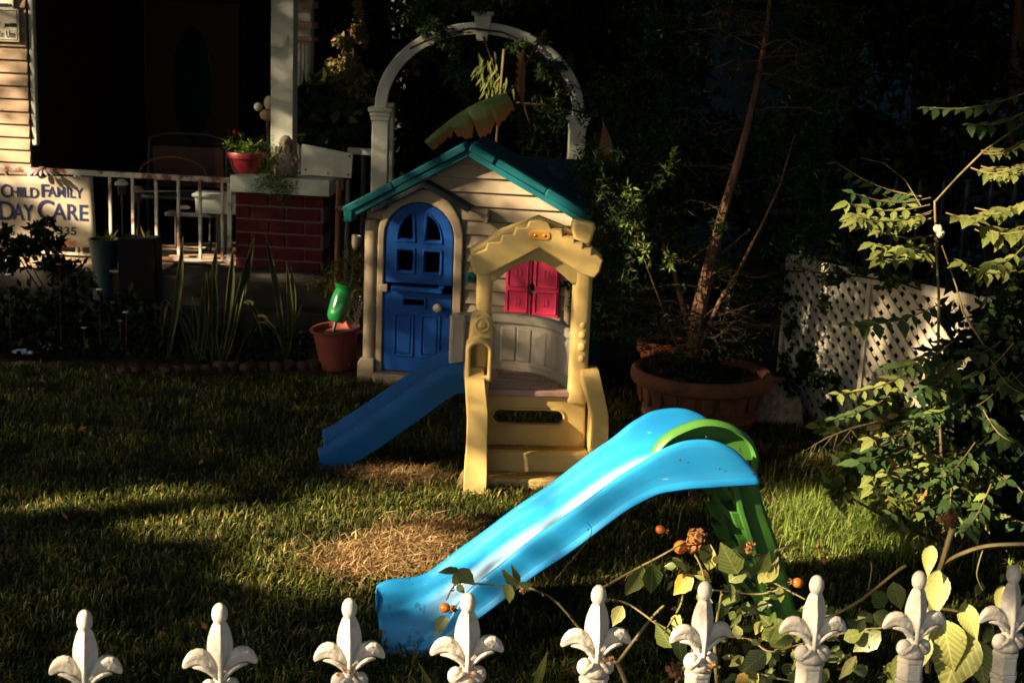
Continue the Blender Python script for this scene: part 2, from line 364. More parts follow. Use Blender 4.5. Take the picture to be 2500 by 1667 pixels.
def cloud(blobs, hollow=.0):
    """points spread through ellipsoids (cx,cy,cz,rx,ry,rz,count), clumped"""
    out = []
    for cx,cy,cz,rx,ry,rz,n in blobs:
        nc = max(6, n//60); c = unit(rng.normal(size=(nc,3)))*rng.uniform(hollow,1,(nc,1))**(1/2.2)
        k = rng.integers(0, nc, n); p = c[k]+rng.normal(size=(n,3))*.13
        out.append(p*np.array([rx,ry,rz])+np.array([cx,cy,cz]))
    return np.concatenate(out)
def leaf_mesh(name, mat, w=.45, curl=.15, fold=.12, tip=1.6, n=6, teeth=0, veins=0):
    """one broad leaf of unit length along +x, midrib folded, tip bent down"""
    vs = []; fs = []
    for i in range(n+1):
        t = i/n; h = w*.53*math.sin(math.pi*min(1, t**.74))**1.12 if 0 < t < 1 else .004
        if teeth and 0 < i < n: h *= 1+teeth*(1 if i % 2 else -1)
        z = -curl*t*t
        rp_ = veins*(1 if i % 2 else -1)
        vs += [(t, -h, z+fold*h+rp_*.4), (t, 0, z-abs(rp_)), (t, h, z+fold*h+rp_*.4)]
    for i in range(n):
        for j in (0,1): a = i*3+j; fs.append((a, a+3, a+4, a+1))
    me = bpy.data.meshes.new(name); me.from_pydata(vs, [], fs); me.update(); me.materials.append(mat); me.shade_smooth(); return me
def put_leaf(me, name, base, tipp, parent, nrm=(0,-.4,1), wscale=1.0):
    b, t = V(base), V(tipp); x = t-b; L = x.length; x.normalize()
    y = V(nrm).cross(x)
    if y.length < 1e-3: y = V((0,1,0))
    y.normalize(); z = x.cross(y)
    o = bpy.data.objects.new(name, me); COL.objects.link(o); o.parent = parent
    m = Matrix((x*L, y*L*wscale, z*L)).transposed().to_4x4(); m.translation = b
    o.matrix_local = m if parent is None else Matrix.Translation(-parent.location) @ m
    return o
M['glass_dark'] = surf('dark_door_glass', (.006,.012,.018), None, 1, .15, 20, 0, .5)
# ---------------------------------------------------------------- ground
g = MB().add([(-60,-40,0),(60,-40,0),(60,80,0),(-60,80,0)], [(0,1,2,3)]).build('ground', M['soil'], smooth=0); tag(g, 'dark bare soil under lawn and garden beds', None, None, 'structure')
pv = MB().box((0,-.2,.02), (40,3.0,.04)).build('pavement', M['concrete'], smooth=0); tag(pv, 'concrete pavement outside the white picket fence', None, None, 'structure')

# ---------------------------------------------------------------- porch of the big house
ho = fthing('porch_house', 'dark recessed house porch with tan siding bay and maroon door', 'house', PORCH)
h = PORCH.hit
slab = MB().box((-1.6,2.2,.17), (6.4,5.0,.34)).build('porch_floor', M['concrete'], ho, .01)
for k in range(9): MB().box((-2.6,-.25+k*.142,.348), (4.2,.136,.016)).build('floor_board', M['floorboards'], ho, .003)
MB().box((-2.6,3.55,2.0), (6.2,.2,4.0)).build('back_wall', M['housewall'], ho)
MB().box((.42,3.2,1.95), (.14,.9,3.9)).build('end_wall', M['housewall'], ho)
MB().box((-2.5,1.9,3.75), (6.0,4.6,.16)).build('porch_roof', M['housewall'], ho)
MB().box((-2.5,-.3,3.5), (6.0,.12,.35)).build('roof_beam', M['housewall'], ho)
# siding bay at the left
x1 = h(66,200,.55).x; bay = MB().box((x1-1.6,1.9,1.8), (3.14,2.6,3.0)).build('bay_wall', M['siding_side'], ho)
zs = .62
while zs < 2.6:
    MB().prism([(.585,zs),(.60,zs+.098),(.60,zs+.10),(.56,zs+.10),(.56,zs)] if False else [(.555,zs),(.585,zs),(.570,zs+.099),(.555,zs+.099)], x1-1.6, x1, 0).build('siding_board', M['siding'], ho, smooth=0) if False else None
    b = MB(); b.add([(x1-1.6,.575,zs+.0985),(x1,.575,zs+.0985),(x1,.552,zs),(x1-1.6,.552,zs),(x1-1.6,.60,zs+.0985),(x1,.60,zs+.0985),(x1,.60,zs),(x1-1.6,.60,zs)],
        [(0,1,2,3),(4,7,6,5),(0,4,5,1),(3,2,6,7),(1,5,6,2),(0,3,7,4)]).build('siding_board', M['siding'], ho, smooth=0)
    zs += .0995
MB().box((x1+.035,.60,1.9), (.045,.05,1.5)).build('downpipe', M['post'], ho, .01)
# faint maroon door with oval glass
dp = h(470,330,3.4)
d = MB().box((dp.x,3.43,1.33), (.95,.05,2.0)).build('door', M['maroon'], ho, .01)
plate('door_glass', M['glass_dark'], d, [ell(dp.x,1.55,.20,.55,0,345,24)], 3.385, .02, .004)
# column and pilaster
c0 = h(661,200,.25); c1 = h(716,200,.25)
MB().box(((c0.x+c1.x)/2,.32,2.05), (c1.x-c0.x,.14,2.0)).build('column', M['post'], ho, .006)
p0 = h(721,120,.8); p1 = h(755,120,.8); w = p1.x-p0.x; xc = (p0.x+p1.x)/2
pil = MB().box((xc,.9,1.75), (w,.12,2.6)).build('pilaster', M['post'], ho, .004)
for k in range(3): MB().box((xc-w*.28+k*w*.28,.838,1.55), (.018,.012,1.0)).build('flute', M['post'], pil, .003)
for y in (12, 62, 96):
    z = h(738,y,.8).z; MB().box((xc+.008,.87,z), (w+.045,.2,.035 if y > 90 else .055)).build('moulding', M['siding'], pil, .008)
# brick pier with cap
pr = fthing('brick_pier', 'red brick porch pier under a weathered white capping beam', 'pier', PORCH)
a = h(572,560); b = h(790,560); zb = .34; zt = h(690,474).z; zc = h(690,434).z
core = MB().box(((a.x+b.x)/2,.23,(zb+zt)/2), (b.x-a.x-.016,.414,zt-zb)).build('mortar', M['mortar'], pr)
rows = 6; rh = (zt-zb)/rows; wd = b.x-a.x
for r_ in range(rows):
    off = 0 if r_ % 2 else -.14; x = a.x+off
    while x < b.x-.02:
        xa, xb = max(x, a.x), min(x+.265, b.x)
        if xb-xa > .04: MB().box(((xa+xb)/2+.001,.115,zb+rh*(r_+.5)), (xb-xa-.014,.215+random.uniform(0,.006),rh-.014)).build('brick', M['brick'], pr, .003, seg=1)
        x += .265
    for k in range(2): MB().box((b.x-.105,.30+k*.1,zb+rh*(r_+.5)), (.22,.09,rh-.014)).build('brick', M['brick'], pr, .003, seg=1)
ca = h(563,450,-.04); cb = h(805,450,-.04)
MB().box(((ca.x+cb.x)/2,.2,(zt+zc)/2+.003), (cb.x-ca.x,.5,zc-zt)).build('cap', M['cap'], pr, .006)
ZCAP = zc+.003
MB().box(((a.x+b.x)/2+.1,-.12,.30), (b.x-a.x+.5,.34,.16)).build('footing', M['concrete'], pr, .02)
# railing
rl = fthing('porch_railing', 'rusty white iron porch railing with thin square bars', 'railing', PORCH)
t0 = h(0,420,.1); t1 = h(562,432,.1); zt_ = (t0.z+t1.z)/2; zr = h(250,620,.1).z
MB().box(((t0.x-.7+t1.x)/2,.1,zt_), (t1.x-t0.x+.7,.035,.04)).build('top_rail', M['rail'], rl, .004)
MB().box(((t0.x-.7+t1.x)/2,.1,zr-.01), (t1.x-t0.x+.7,.03,.022)).build('bottom_rail', M['rail'], rl, .003)
for px in (-40,20,75,130,186,198,270,325,382,436,489,543,561):
    x = h(px,520,.1).x; MB().box((x,.1,(zt_+zr)/2), (.022 if px < 560 else .036,.022,zt_-zr)).build('bar', M['rail'], rl, .003)
# banner
bn = fthing('banner', 'cream cloth banner with blue CHILD FAMILY DAY CARE lettering on the railing', 'banner', PORCH)
q = [h(-150,428,.05), h(226,432,.05), h(236,604,.05), h(-150,600,.05)]
vs = []; fs = []; nx, nz = 26, 8
for i in range(nx+1):
    for j in range(nz+1):
        u, v = i/nx, j/nz; p = q[0].lerp(q[1],u).lerp(q[3].lerp(q[2],u), v)
        vs.append((p.x, .055-.0012*math.sin(u*9), p.z))
for i in range(nx):
    for j in range(nz): k = i*(nz+1)+j; fs.append((k,k+1,k+nz+2,k+nz+1))
bo = MB().add(vs, fs).build('cloth', M['banner'], bn); bo.modifiers.new('thick', 'SOLIDIFY').thickness = .004
def btext(name, body, px0, px1, pyb, pyt, mat, bold):
    A = h(px0,pyb,.045); B = h(px1,pyb,.045); T_ = h(px0,pyt,.045)
    o = text(name, body, 1.0, mat, bn, (A.x,.0465,A.z), bold=bold)
    w_ = max(v.co.x for v in o.data.vertices)-min(v.co.x for v in o.data.vertices); s_ = (T_.z-A.z)/.70
    o.scale = ((B.x-A.x)/w_, s_, s_); o.rotation_euler = (R(90), R(-.0), 0); return o
for nm, body, x0, x1_, yb, yt in (('letter','C',1,24,481,449),('letter','HILD',24,92,480,455),('letter','F',98,117,481,449),('letter','AMILY',117,204,480,455),
        ('letter','D',-6,32,536,490),('letter','AY',32,83,536,497),('letter','C',90,130,535,487),('letter','ARE',128,216,535,496),):
    btext(nm, body, x0, x1_, yb, yt, M['ink'], .013)
btext('number', '(56', 0, 34, 572, 554, M['ink_black'], .02); btext('number', '-335', 128, 186, 571, 552, M['ink_black'], .02)
btext('licence_line', 'Lic', 38, 62, 599, 586, M['ink_red'], .0); btext('licence_line', '00880', 132, 186, 599, 586, M['ink_red'], .0)
# signs on the bay
s1 = fthing('camera_sign', 'cream sign reading In Use under a small camera picture', 'sign', PORCH)
A = h(-38,100,.53); B = h(45,23,.53)
MB().box(((A.x+B.x)/2,.535,(A.z+B.z)/2), (B.x-A.x,.012,B.z-A.z)).build('plate', M['sign'], s1, .003)
fr = [rrect(A.x+.012,A.z+.012,B.x-.012,B.z-.012,.008), rrect(A.x+.017,A.z+.017,B.x-.017,B.z-.017,.006)]
plate('border', M['ink_black'], s1, fr, .5275, .004, .0005)
def ftext(name, body, px0, px1, pyb, pyt, mat, bold):
    A_ = h(px0,pyb,.52); B_ = h(px1,pyb,.52); T_ = h(px0,pyt,.52); o = text(name, body, 1.0, mat, s1, (A_.x,.5285,A_.z), bold=bold)
    w_ = max(v.co.x for v in o.data.vertices)-min(v.co.x for v in o.data.vertices); s_ = (T_.z-A_.z)/.70; o.scale = ((B_.x-A_.x)/w_,s_,1); return o
ftext('lettering', 'In Use', -1, 36, 91, 75, M['ink_black'], .02)
p = h(12,62,.52); ic = MB().box((p.x+.01,.528,p.z), (.05,.006,.026)).box((p.x+.062,.528,p.z+.003), (.05,.006,.03))
ic.build('camera_picture', M['ink_black'], s1, .006)
MB().lathe([(.017,0),(.017,.004)], (p.x-.02,.5265,p.z), 14, Matrix.Rotation(R(90),3,'X')).build('camera_lens', M['sign'], s1)
s2 = fthing('yellow_sign', 'yellowish sign cut by the top edge of the frame above the cream sign', 'sign', PORCH)
A = h(-38,20,.53); B = h(31,-40,.53)
MB().box(((A.x+B.x)/2,.535,(A.z+B.z)/2), (B.x-A.x,.012,B.z-A.z)).build('plate', M['sign'], s2, .003)
p = h(-14,18,.52); text('lettering', 'CAMERA', .035, M['ink_black'], s2, (p.x,.526,p.z+.006), bold=.0025)
# things on and round the pier
def pot(name, label, cat, fr, x, y, z, r, hgt, mat, rim=.18, tilt=None, group=None, taper=.72):
    p = fr.w((x,y,z)); t = thing(name, label, cat, p, 0, group)
    rr = r*taper
    prof = [(rr*.9,0),(rr,.004),(r*.93,hgt*(1-rim)),(r*.95,hgt*(1-rim)),(r*1.03,hgt*(1-rim)+.004),(r*1.06,hgt-.006),(r*1.04,hgt),(r*.94,hgt),(r*.90,hgt*.86)]
    MB().lathe(prof, n=28).build('pot', mat, t); MB().lathe([(r*.905,hgt*.85),(.01,hgt*.88)], n=20).build('potting_soil', M['soil'], t)
    if tilt: t.rotation_euler = tilt
    return t
pp = h(602,425,.18); pr_ = (h(650,380,.18).x-h(552,380,.18).x)/2
rp = pot('red_flowerpot', 'bright red flowerpot holding a feathery fern on the pier cap', 'flowerpot', PORCH, (h(602,400,.18).x),.18,ZCAP,pr_*.9,.155,M['redpot'],.3)
fern = PORCH.w((h(602,400,.18).x,.18,ZCAP+.15))
t = thing('asparagus_fern', 'light green feathery fern trailing from the red pot over the white cap', 'fern', fern)
pts = []
for i in range(70):
    a_ = random.uniform(0,6.28); L = random.uniform(.10,.28); up = random.uniform(.1,.9)
    for k in range(26):
        u = k/26; pts.append((math.cos(a_)*L*u*1.0, math.sin(a_)*L*u*.6, up*.22*u-.25*u*u*(1-up)*1.6))
P_ = np.array(pts)+rng.normal(size=(len(pts),3))*.012
tr = [PORCH.wpx(x,y,-.06)-fern for x,y in ((660,395),(668,425),(672,450),(690,470),(640,450),(705,455))]
for c in tr: P_ = np.concatenate([P_, np.array(c)+rng.normal(size=(240,3))*np.array([.035,.015,.05])])
leaves('fronds', M['f_pot'], P_, .03, .007, t).name = 'fronds'
MB().tube([(0,0,-.05),(.05,0,.05),(.12,-.02,.1)], .004, 5).build('stem', M['stem'], t)
MB().ball((0,0,0),.018,n=8,m=6).build('flower', M['flower_red'], t).location = PORCH.wpx(574,322,.2)-fern
# stone statue
sp = PORCH.w((h(697,400,.05).x,.06,ZCAP)); st = thing('stone_statue', 'weathered grey stone gnome statue on the pier cap beside the white column', 'statue', sp)
b_ = MB().lathe([(.06,0),(.085,.01),(.088,.06),(.078,.11),(.083,.15),(.066,.19),(.048,.215),(.052,.24),(.044,.275),(.022,.30),(.004,.305)], n=22)
for i in range(60):
    z = random.uniform(.03,.22); a_ = random.uniform(-3.14,0); r_ = .075-.06*max(0,z-.15)
    b_.ball((math.cos(a_)*r_, math.sin(a_)*r_, z), random.uniform(.010,.022), n=7, m=5)
b_.build('body', M['statue'], st)
b_ = MB().ball((0,-.035,.255),.026,n=9,m=6).ball((0,-.062,.25),.009,n=6,m=5); b_.build('head', M['statue'], st)
for s_ in (-1,1): MB().tube([(s_*.07,-.03,.17),(s_*.10,-.06,.12),(s_*.06,-.085,.10)], [.02,.018,.014], 7).build('arm', M['statue'], st)
# pale double figure behind the column
p = PORCH.wpx(648,262,.95); fg = thing('pale_figurine', 'pale bird shaped ornament half hidden behind the white column', 'ornament', p)
MB().ball((.03,0,.035),.05,(.85,.8,1.15)).build('head', M['sign'], fg); MB().ball((-.055,-.01,.0),.034).build('snout', M['sign'], fg)
MB().ball((.02,0,-.06),.055,(1.2,.8,.9)).build('body', M['siding'], fg); MB().tube([(.02,0,-.1),(.03,0,-.5)],.016,7).build('stand', M['greywood'], fg)
# tilted board on poles
p0 = PORCH.wpx(735,430,-.35); bd = thing('white_board', 'tilted white painted board with rusty screws on poles beside the pier', 'board', p0)
q = [PORCH.wpx(x,y,-.35)-p0 for x,y in ((737,352),(861,376),(857,436),(735,426))]
dv = PORCH.n*.02; vs = [p-dv*0 for p in q]+[p+dv for p in q]
MB().add(vs, [(0,3,2,1),(4,5,6,7),(0,1,5,4),(1,2,6,5),(2,3,7,6),(3,0,4,7)]).build('panel', M['cap'], bd, .003)
for x,y in ((746,415),(853,382),(800,424),(850,427)): 
    c = PORCH.wpx(x,y,-.352)-p0; MB().lathe([(.008,0),(.006,.004),(.0005,.005)], c, 10, Matrix.Rotation(R(90),3,'X')).build('screw', M['bark'], bd)
for x,m_,r_ in ((827,'wood',.018),(850,'greywood',.016)):
    c0 = PORCH.wpx(x,440,-.3)-p0; c1 = PORCH.wpx(x-6,640,-.3)-p0; c1.z = -p0.z
    MB().tube([c0,c0.lerp(c1,.5),c1], r_, 9).build('pole', M[m_], bd)
c0 = PORCH.wpx(818,508,-.33)-p0; c1 = PORCH.wpx(842,511,-.33)-p0
MB().tube([c0,c1],.020,8).build('clamp', M['wood'], bd)
# pale beam running to the arbor
A = PORCH.wpx(850,367,.55); B = PORCH.wpx(925,373,.55); m_ = thing('garden_beam', 'pale horizontal beam behind the white board reaching the arbor post', 'beam', (A+B)/2)
MB().beam(A-(A+B)/2, B-(A+B)/2, .05, .05).build('bar', M['cap'], m_, .004)
MB().tube([(0,.02,-.03),(0,.02,-(A.z+B.z)/2)], .02, 8).build('post', M['greywood'], m_)
# chair on the porch
cp = PORCH.w((h(455,380,1.2).x,1.2,.34)); ch = thing('porch_chair', 'dark metal porch chair with arched back behind the railing', 'chair', cp)
w2 = .33
MB().tube([(-w2,0,0),(-w2,.02,.45),(-w2+.01,.08,.86),(-w2*.5,.10,.90),(w2*.5,.10,.90),(w2-.01,.08,.86),(w2,.02,.45),(w2,0,0)], .012, 7).build('back_frame', M['iron'], ch)
plate('backrest', M['maroon'], ch, [rrect(-.3,.46,.3,.80,.04)], .06, .02, .005)
MB().tube([( -.27,-.45,.62)]+[(.27*math.cos(R(a_)),-.45,.62+.14*math.sin(R(a_))) for a_ in range(170,0,-20)]+[(.27,-.45,.62)], .009, 7).build('front_hoop', M['bark'], ch)
MB().box((0,-.2,.43),(.62,.5,.03)).build('seat', M['iron'], ch, .01)
for x in (-.29,.29): MB().tube([(x,-.42,.43),(x,-.44,0)],.012,6).build('leg', M['iron'], ch)
# solar lamps
for px,py,lab in ((297,445,'solar garden lamp with pale cap seen through the railing bars'),(336,462,'smaller dark solar lamp right of the pale capped lamp')):
    p = PORCH.wpx(px,py,.3); t = thing('garden_lamp', lab, 'lamp', (p.x,p.y,.34), 0, 'solar lamps behind the railing'); z = p.z-.34
    MB().lathe([(.055,z-.02),(.05,z),(.02,z+.022),(.004,z+.024)], n=16).build('cap', M['sign'] if px < 320 else M['siding'], t)
    MB().lathe([(.03,z-.10),(.035,z-.02)], n=12).build('lantern', M['iron'], t); MB().tube([(0,0,0),(0,0,z-.1)],.008,6).build('stake', M['iron'], t)
# small table with things, white trough
p = PORCH.wpx(490,515,.9); t = thing('porch_table', 'small dark table behind the railing with bright odds and ends', 'table', (p.x,p.y,.34)); z = p.z-.34
MB().box((0,0,z-.015),(.5,.35,.03)).build('table_top', M['iron'], t, .004)
for x in (-.2,.2): MB().tube([(x,0,0),(x,0,z-.02)],.014,6).build('leg', M['iron'], t)
p2 = p+V((-.12,-.05,.012)); u = thing('red_toy', 'small red and pink toy on the porch table', 'toy', p2)
MB().ball((0,0,.018),.022,(2.2,1,.8),jit=.1).build('body', M['petal_pink'], u); MB().ball((-.05,0,.018),.016,(1.2,1,1)).build('nose', M['flower_red'], u)
p = PORCH.wpx(545,495,.7); t = thing('white_trough', 'white window box trough standing behind the rusty railing', 'trough', p)
MB().prism([(-.09,-.08),(.09,-.08),(.11,.06),(-.11,.06)], -.2,.2,0).build('box', M['cap'], t, .004); MB().box((0,0,.065),(.44,.26,.025)).build('rim', M['cap'], t, .006)
MB().box((0,0,-.08-(p.z-.34-.08)/2),(.1,.1,p.z-.34-.08)).build('stand', M['greywood'], t)
# sunlit planks on porch floor
for k,(xa,xb,y,tz) in enumerate(((375,590,578,.0),(380,600,606,.015))):
    A = PORCH.wpx(xa,y+8,.35-k*.18); B = PORCH.wpx(xb,y-6,.42-k*.18); A.z = B.z = .37; c = (A+B)/2
    t = thing('loose_plank', ['upper of two pale planks lying on the porch floor','lower of two pale planks lying on the porch floor'][k], 'plank', c, 0, 'planks on the porch floor')
    MB().beam(A-c, B-c, .12, .03).build('board', M['siding'], t, .004)
# daisy ornament on the rail
p = PORCH.wpx(103,413,.02); t = thing('daisy_ornament', 'metal daisy ornament with pink and white petals lying on the railing', 'ornament', p)
for k in range(14):
    a_ = k*2*math.pi/14; MB().ball((.075*math.cos(a_),.075*math.sin(a_),-.02),.034,(1.25,.42,.22),8,6,0,Matrix.Rotation(a_,3,'Z') @ Matrix.Rotation(R(28),3,'Y')).build('petal', M['petal_pink'], t)
MB().ball((0,0,.005),.03,(1,1,.5)).build('centre', M['siding'], t)
p = PORCH.w((h(145,380,1.6).x,1.6,.34)); t = thing('storage_box', 'blue grey box with a reddish lid deep in the porch shade', 'box', p); z = h(145,405,1.6).z-.34
MB().box((0,0,(z+.15)/2),(.24,.24,z+.15)).build('body', M['bluewall'], t, .01); MB().box((0,0,z+.22),(.25,.25,.14)).build('lid', M['siding_side'], t, .01)
# bed plants and pots left
for px,py,w_,hh,mt,lab in ((256,645,.115,.19,'tealpot','teal planter with spiky sunlit plants below the railing'),(343,650,.125,.22,'iron','black box planter beside the teal planter below the railing')):
    p = PORCH.wpx(px,py,-.25); t = thing('planter', lab, 'planter', p, 0, 'planters below the railing')
    if mt == 'tealpot': MB().lathe([(w_*.8,-p.z),(w_*.8,0),(w_,hh),(w_*.92,hh),(w_*.85,hh*.8)], n=20).build('tub', M[mt], t); MB().lathe([(w_*.86,hh*.82),(.01,hh*.82)],n=16).build('potting_soil', M['soil'], t)
    else: MB().box((0,0,hh/2-p.z/2),(w_*2.2,w_*1.6,hh+p.z)).build('tub', M['dark'], t, .006)
    me = leaf_mesh('spike', M['f_fern'], .16, .1, .3)
    for k in range(14 if mt == 'tealpot' else 5):
        a_ = random.uniform(0,6.28); b0 = V((random.uniform(-.06,.06),random.uniform(-.05,.05),hh-.03)); put_leaf(me, 'leaf', p+b0, p+b0+V((math.cos(a_)*.06,math.sin(a_)*.05,random.uniform(.05,.12))), t, (math.sin(a_),-1,.2))
# ---------------------------------------------------------------- toy playhouse
ph = fthing('toy_playhouse', 'tan plastic playhouse with blue arched door and teal gable trim', 'playhouse', HOUSE)
APX, EL, ER = (.648,1.505), (-.10,1.075), (1.40,1.115)
def gz(s, d=0): return (APX[1]+(s-APX[0])*(APX[1]-EL[1])/(APX[0]-EL[0]) if s < APX[0] else APX[1]-(s-APX[0])*(APX[1]-ER[1])/(ER[0]-APX[0]))-d
# shell: side and back walls, core behind the boards
MB().box((.03,.45,.53),(.05,.8,1.06)).build('side_wall', M['tan'], ph, .01); MB().box((1.28,.45,.53),(.05,.8,1.06)).build('side_wall', M['tan'], ph, .01)
MB().box((.655,.87,.6),(1.3,.04,1.2)).build('back_wall', M['tan'], ph)
DOOR_IN = [(.115,.06),(.575,.06),(.575,.93)]+ell(.345,.93,.23,.235,0,178,16)[1:]+[(.115,.93)]
wall = [(.0,.02),(.114,.02),(.114,.95)]+ell(.345,.93,.231,.236,180,0,16)+[(.576,.02),(1.31,.02),(1.31,gz(1.31,.05)),(APX[0],APX[1]-.05),(.0,gz(0,.05))]
plate('front_wall', M['tan'], ph, [wall], .03, .03, .002)
# lapped boards on the gable front
zrow = [.455+.0865*k for k in range(13)]
def board(z0, z1, xa, xb):
    z1 -= .007
    pts = []
    def lim(z): 
        l = xa; r = xb
        if z > EL[1]-.05: l = max(l, APX[0]+(z+.045-APX[1])*(APX[0]-EL[0])/(APX[1]-EL[1])); r = min(r, APX[0]+(APX[1]-z-.045)*(ER[0]-APX[0])/(APX[1]-ER[1]))
        return l, r
    (l0,r0),(l1,r1) = lim(z0), lim(z1)
    if r1-l1 < .03: l1 = r1 = (l1+r1)/2; l1 -= .005; r1 += .005
    if r0-l0 < .04: return
    vs = [(l0,.004,z0),(r0,.004,z0),(r1,.025,z1),(l1,.025,z1),(l0,.035,z0),(r0,.035,z0),(r1,.035,z1),(l1,.035,z1)]
    MB().add(vs, [(0,1,2,3),(7,6,5,4),(0,4,5,1),(1,5,6,2),(2,6,7,3),(3,7,4,0)]).build('clapboard', M['tan'], ph, .003, seg=1)
for z in zrow:
    xl = .632 if z < .98 else (.632 if z < 1.06 else .56+0*z)
    if z > 1.17: xl = .0
    elif z > 1.06: xl = .60
    board(z, z+.0865, xl, 1.31)
# stones under the sill
for r_, (z0, z1) in enumerate(((.305,.435),(.17,.30),(.03,.165))):
    x = .65+(.0,-.06,.03)[r_]
    for k in range(6):
        w_ = (.125,.15,.145,.155,.09,.12)[(k+r_*2)%6]; xa = max(x,.64); xb = min(x+w_,1.25); x += w_
        if xb-xa > .04: MB().box(((xa+xb)/2,.018,(z0+z1)/2),(xb-xa-.012,.045,z1-z0-.012)).build('stone', M['tan2'], ph, .016, seg=3)
# corner posts
for s0, s1, lab in ((-.004,.080,None),(1.262,1.318,None)):
    c = (s0+s1)/2; w_ = s1-s0
    MB().loft([[(c+w_*.5*math.cos(a),.02+.035*math.sin(a)-.01,z) for a in [i*math.pi/8 for i in range(16)]] for z in (.14,1.03)]).build('corner_post', M['tan'], ph, 0)
    MB().prism([(s0-.022,0),(s1+.004,0),(s1+.004,.12),(s1,.155),(s0-.004,.155),(s0-.02,.12)], -.045,.06,1).build('post_base', M['tan'], ph, .008)
# door surround and doors
outer = [(.082,.02),(.126,.02),(.126,.93)]+ell(.345,.93,.219,.222,180,0,18)+[(.564,.02),(.622,.02),(.622,.93)]+ell(.352,.93,.27,.305,0,180,20)
plate('door_surround', M['tan'], ph, [outer], -.014, .055, .010)
MB().box((.345,-.02,.035),(.53,.11,.07)).build('threshold', M['tan2'], ph, .012)
MB().box((.345,.5,.6),(.5,.02,1.1)).build('dark_inside', M['dark'], ph)
MB().box((.125,-.002,.605),(.055,.03,.05)).build('hinge_block', M['tan'], ph, .006)
ud = [(.130,.642),(.560,.642),(.560,.93)]+ell(.345,.93,.215,.218,0,148,14)[1:]+[(.165,1.035),(.130,1.035)]
holes = []
for sx in (-1,1):
    cx = .345+sx*.085
    holes.append([(cx-sx*.043,.922),(cx+sx*.047,.922)]+[(.345+sx*(.042+.09*math.cos(R(a))),.922+.145*math.sin(R(a))) for a in (12,30,48,66,84)])
    holes.append(rrect(cx-.045,.722,cx+.045,.845,.008))
du = plate('upper_door', M['blue_door'], ph, [ud]+holes, -.002, .035, .007)
for hl in holes:
    cx = sum(p[0] for p in hl)/len(hl); cz = sum(p[1] for p in hl)/len(hl)
    o2 = [(cx+(x-cx)*1.42,cz+(z-cz)*1.32) for x,z in hl]; i2 = [(cx+(x-cx)*1.12,cz+(z-cz)*1.10) for x,z in hl]
    plate('window_frame', M['blue_door'], du, [o2, i2], -.010, .016, .005)
ld = plate('lower_door', M['blue_door'], ph, [[(.126,.078),(.560,.078),(.560,.592),(.126,.592)], rrect(.255,.508,.385,.545,.006)], -.002, .035, .007)
plate('mail_slot', M['blue_door'], ld, [rrect(.238,.488,.402,.563,.018), rrect(.255,.508,.385,.545,.006)], -.012, .02, .005)
for x0_,x1__ in ((.195,.325),(.365,.495)):
    plate('door_panel', M['blue_door'], ld, [rrect(x0_,.175,x1__,.455,.01), rrect(x0_+.014,.19,x1__-.014,.44,.008)], -.009, .012, .004)
    plate('door_panel', M['blue_door'], ld, [rrect(x0_+.022,.198,x1__-.022,.432,.008)], -.007, .012, .004)
MB().box((.345,-.025,.612),(.33,.055,.036)).build('shelf', M['blue_door'], ld, .010); MB().box((.50,-.02,.634),(.04,.03,.022)).build('latch', M['blue_door'], ld, .008)
MB().lathe([(.0,-.002),(.012,0),(.014,.018),(.026,.026),(.029,.040),(.022,.054),(.004,.059)], (.478,-.004,.507), 16, Matrix.Rotation(R(90),3,'X')).build('knob', M['grey'], ld)
MB().lathe([(.030,0),(.034,.006),(.028,.02),(.012,.024),(.01,.014),(.001,.014)], (.672,.012,.705), 18, Matrix.Rotation(R(90),3,'X')).build('doorbell', M['teal'], ph)
# shutters and sill
zs0, zs1 = .492,.86
for s0,s1,sgn in ((.892,1.056,1),(1.064,1.228,-1)):
    cx = s1 if sgn > 0 else s0
    ol = [(s0,zs0),(s1,zs0)]
    notch = [(cx-sgn*.0,.62),(cx-sgn*.016,.645),(cx-sgn*.018,.66),(cx-sgn*.016,.675),(cx,.70)]
    ol = [(s0,zs0),(s1,zs0)]+(notch if sgn > 0 else [])+[(s1,zs1),(s0,zs1)]+(notch[::-1] if sgn < 0 else [])
    sh = plate('shutter', M['pink'], ph, [ol], -.012, .03, .006)
    for z0,z1 in ((.508,.650),(.668,.845)):
        e = .016 if (z0 < .6) else .016
        plate('panel_rim', M['pink'], sh, [rrect(s0+.012,z0,s1-.020 if sgn > 0 else s1-.012,z1,.008), rrect(s0+.022,z0+.010,s1-.030 if sgn > 0 else s1-.022,z1-.010,.006)], -.019, .012, .004)
        c_ = ((s0+s1)/2-.002, (z0+z1)/2)
        for dx in (-.018,.018): plate('emblem', M['pink'], sh, [ell(c_[0]+dx*.6,c_[1],.012,.026,0,330,9)], -.0150, .008, .003)
MB().box((1.06,.02,.68),(.022,.02,.34)).build('shutter_gap', M['dark'], ph)
MB().box((1.05,-.012,.468),(.40,.075,.048)).build('sill', M['tan2'], ph, .010)
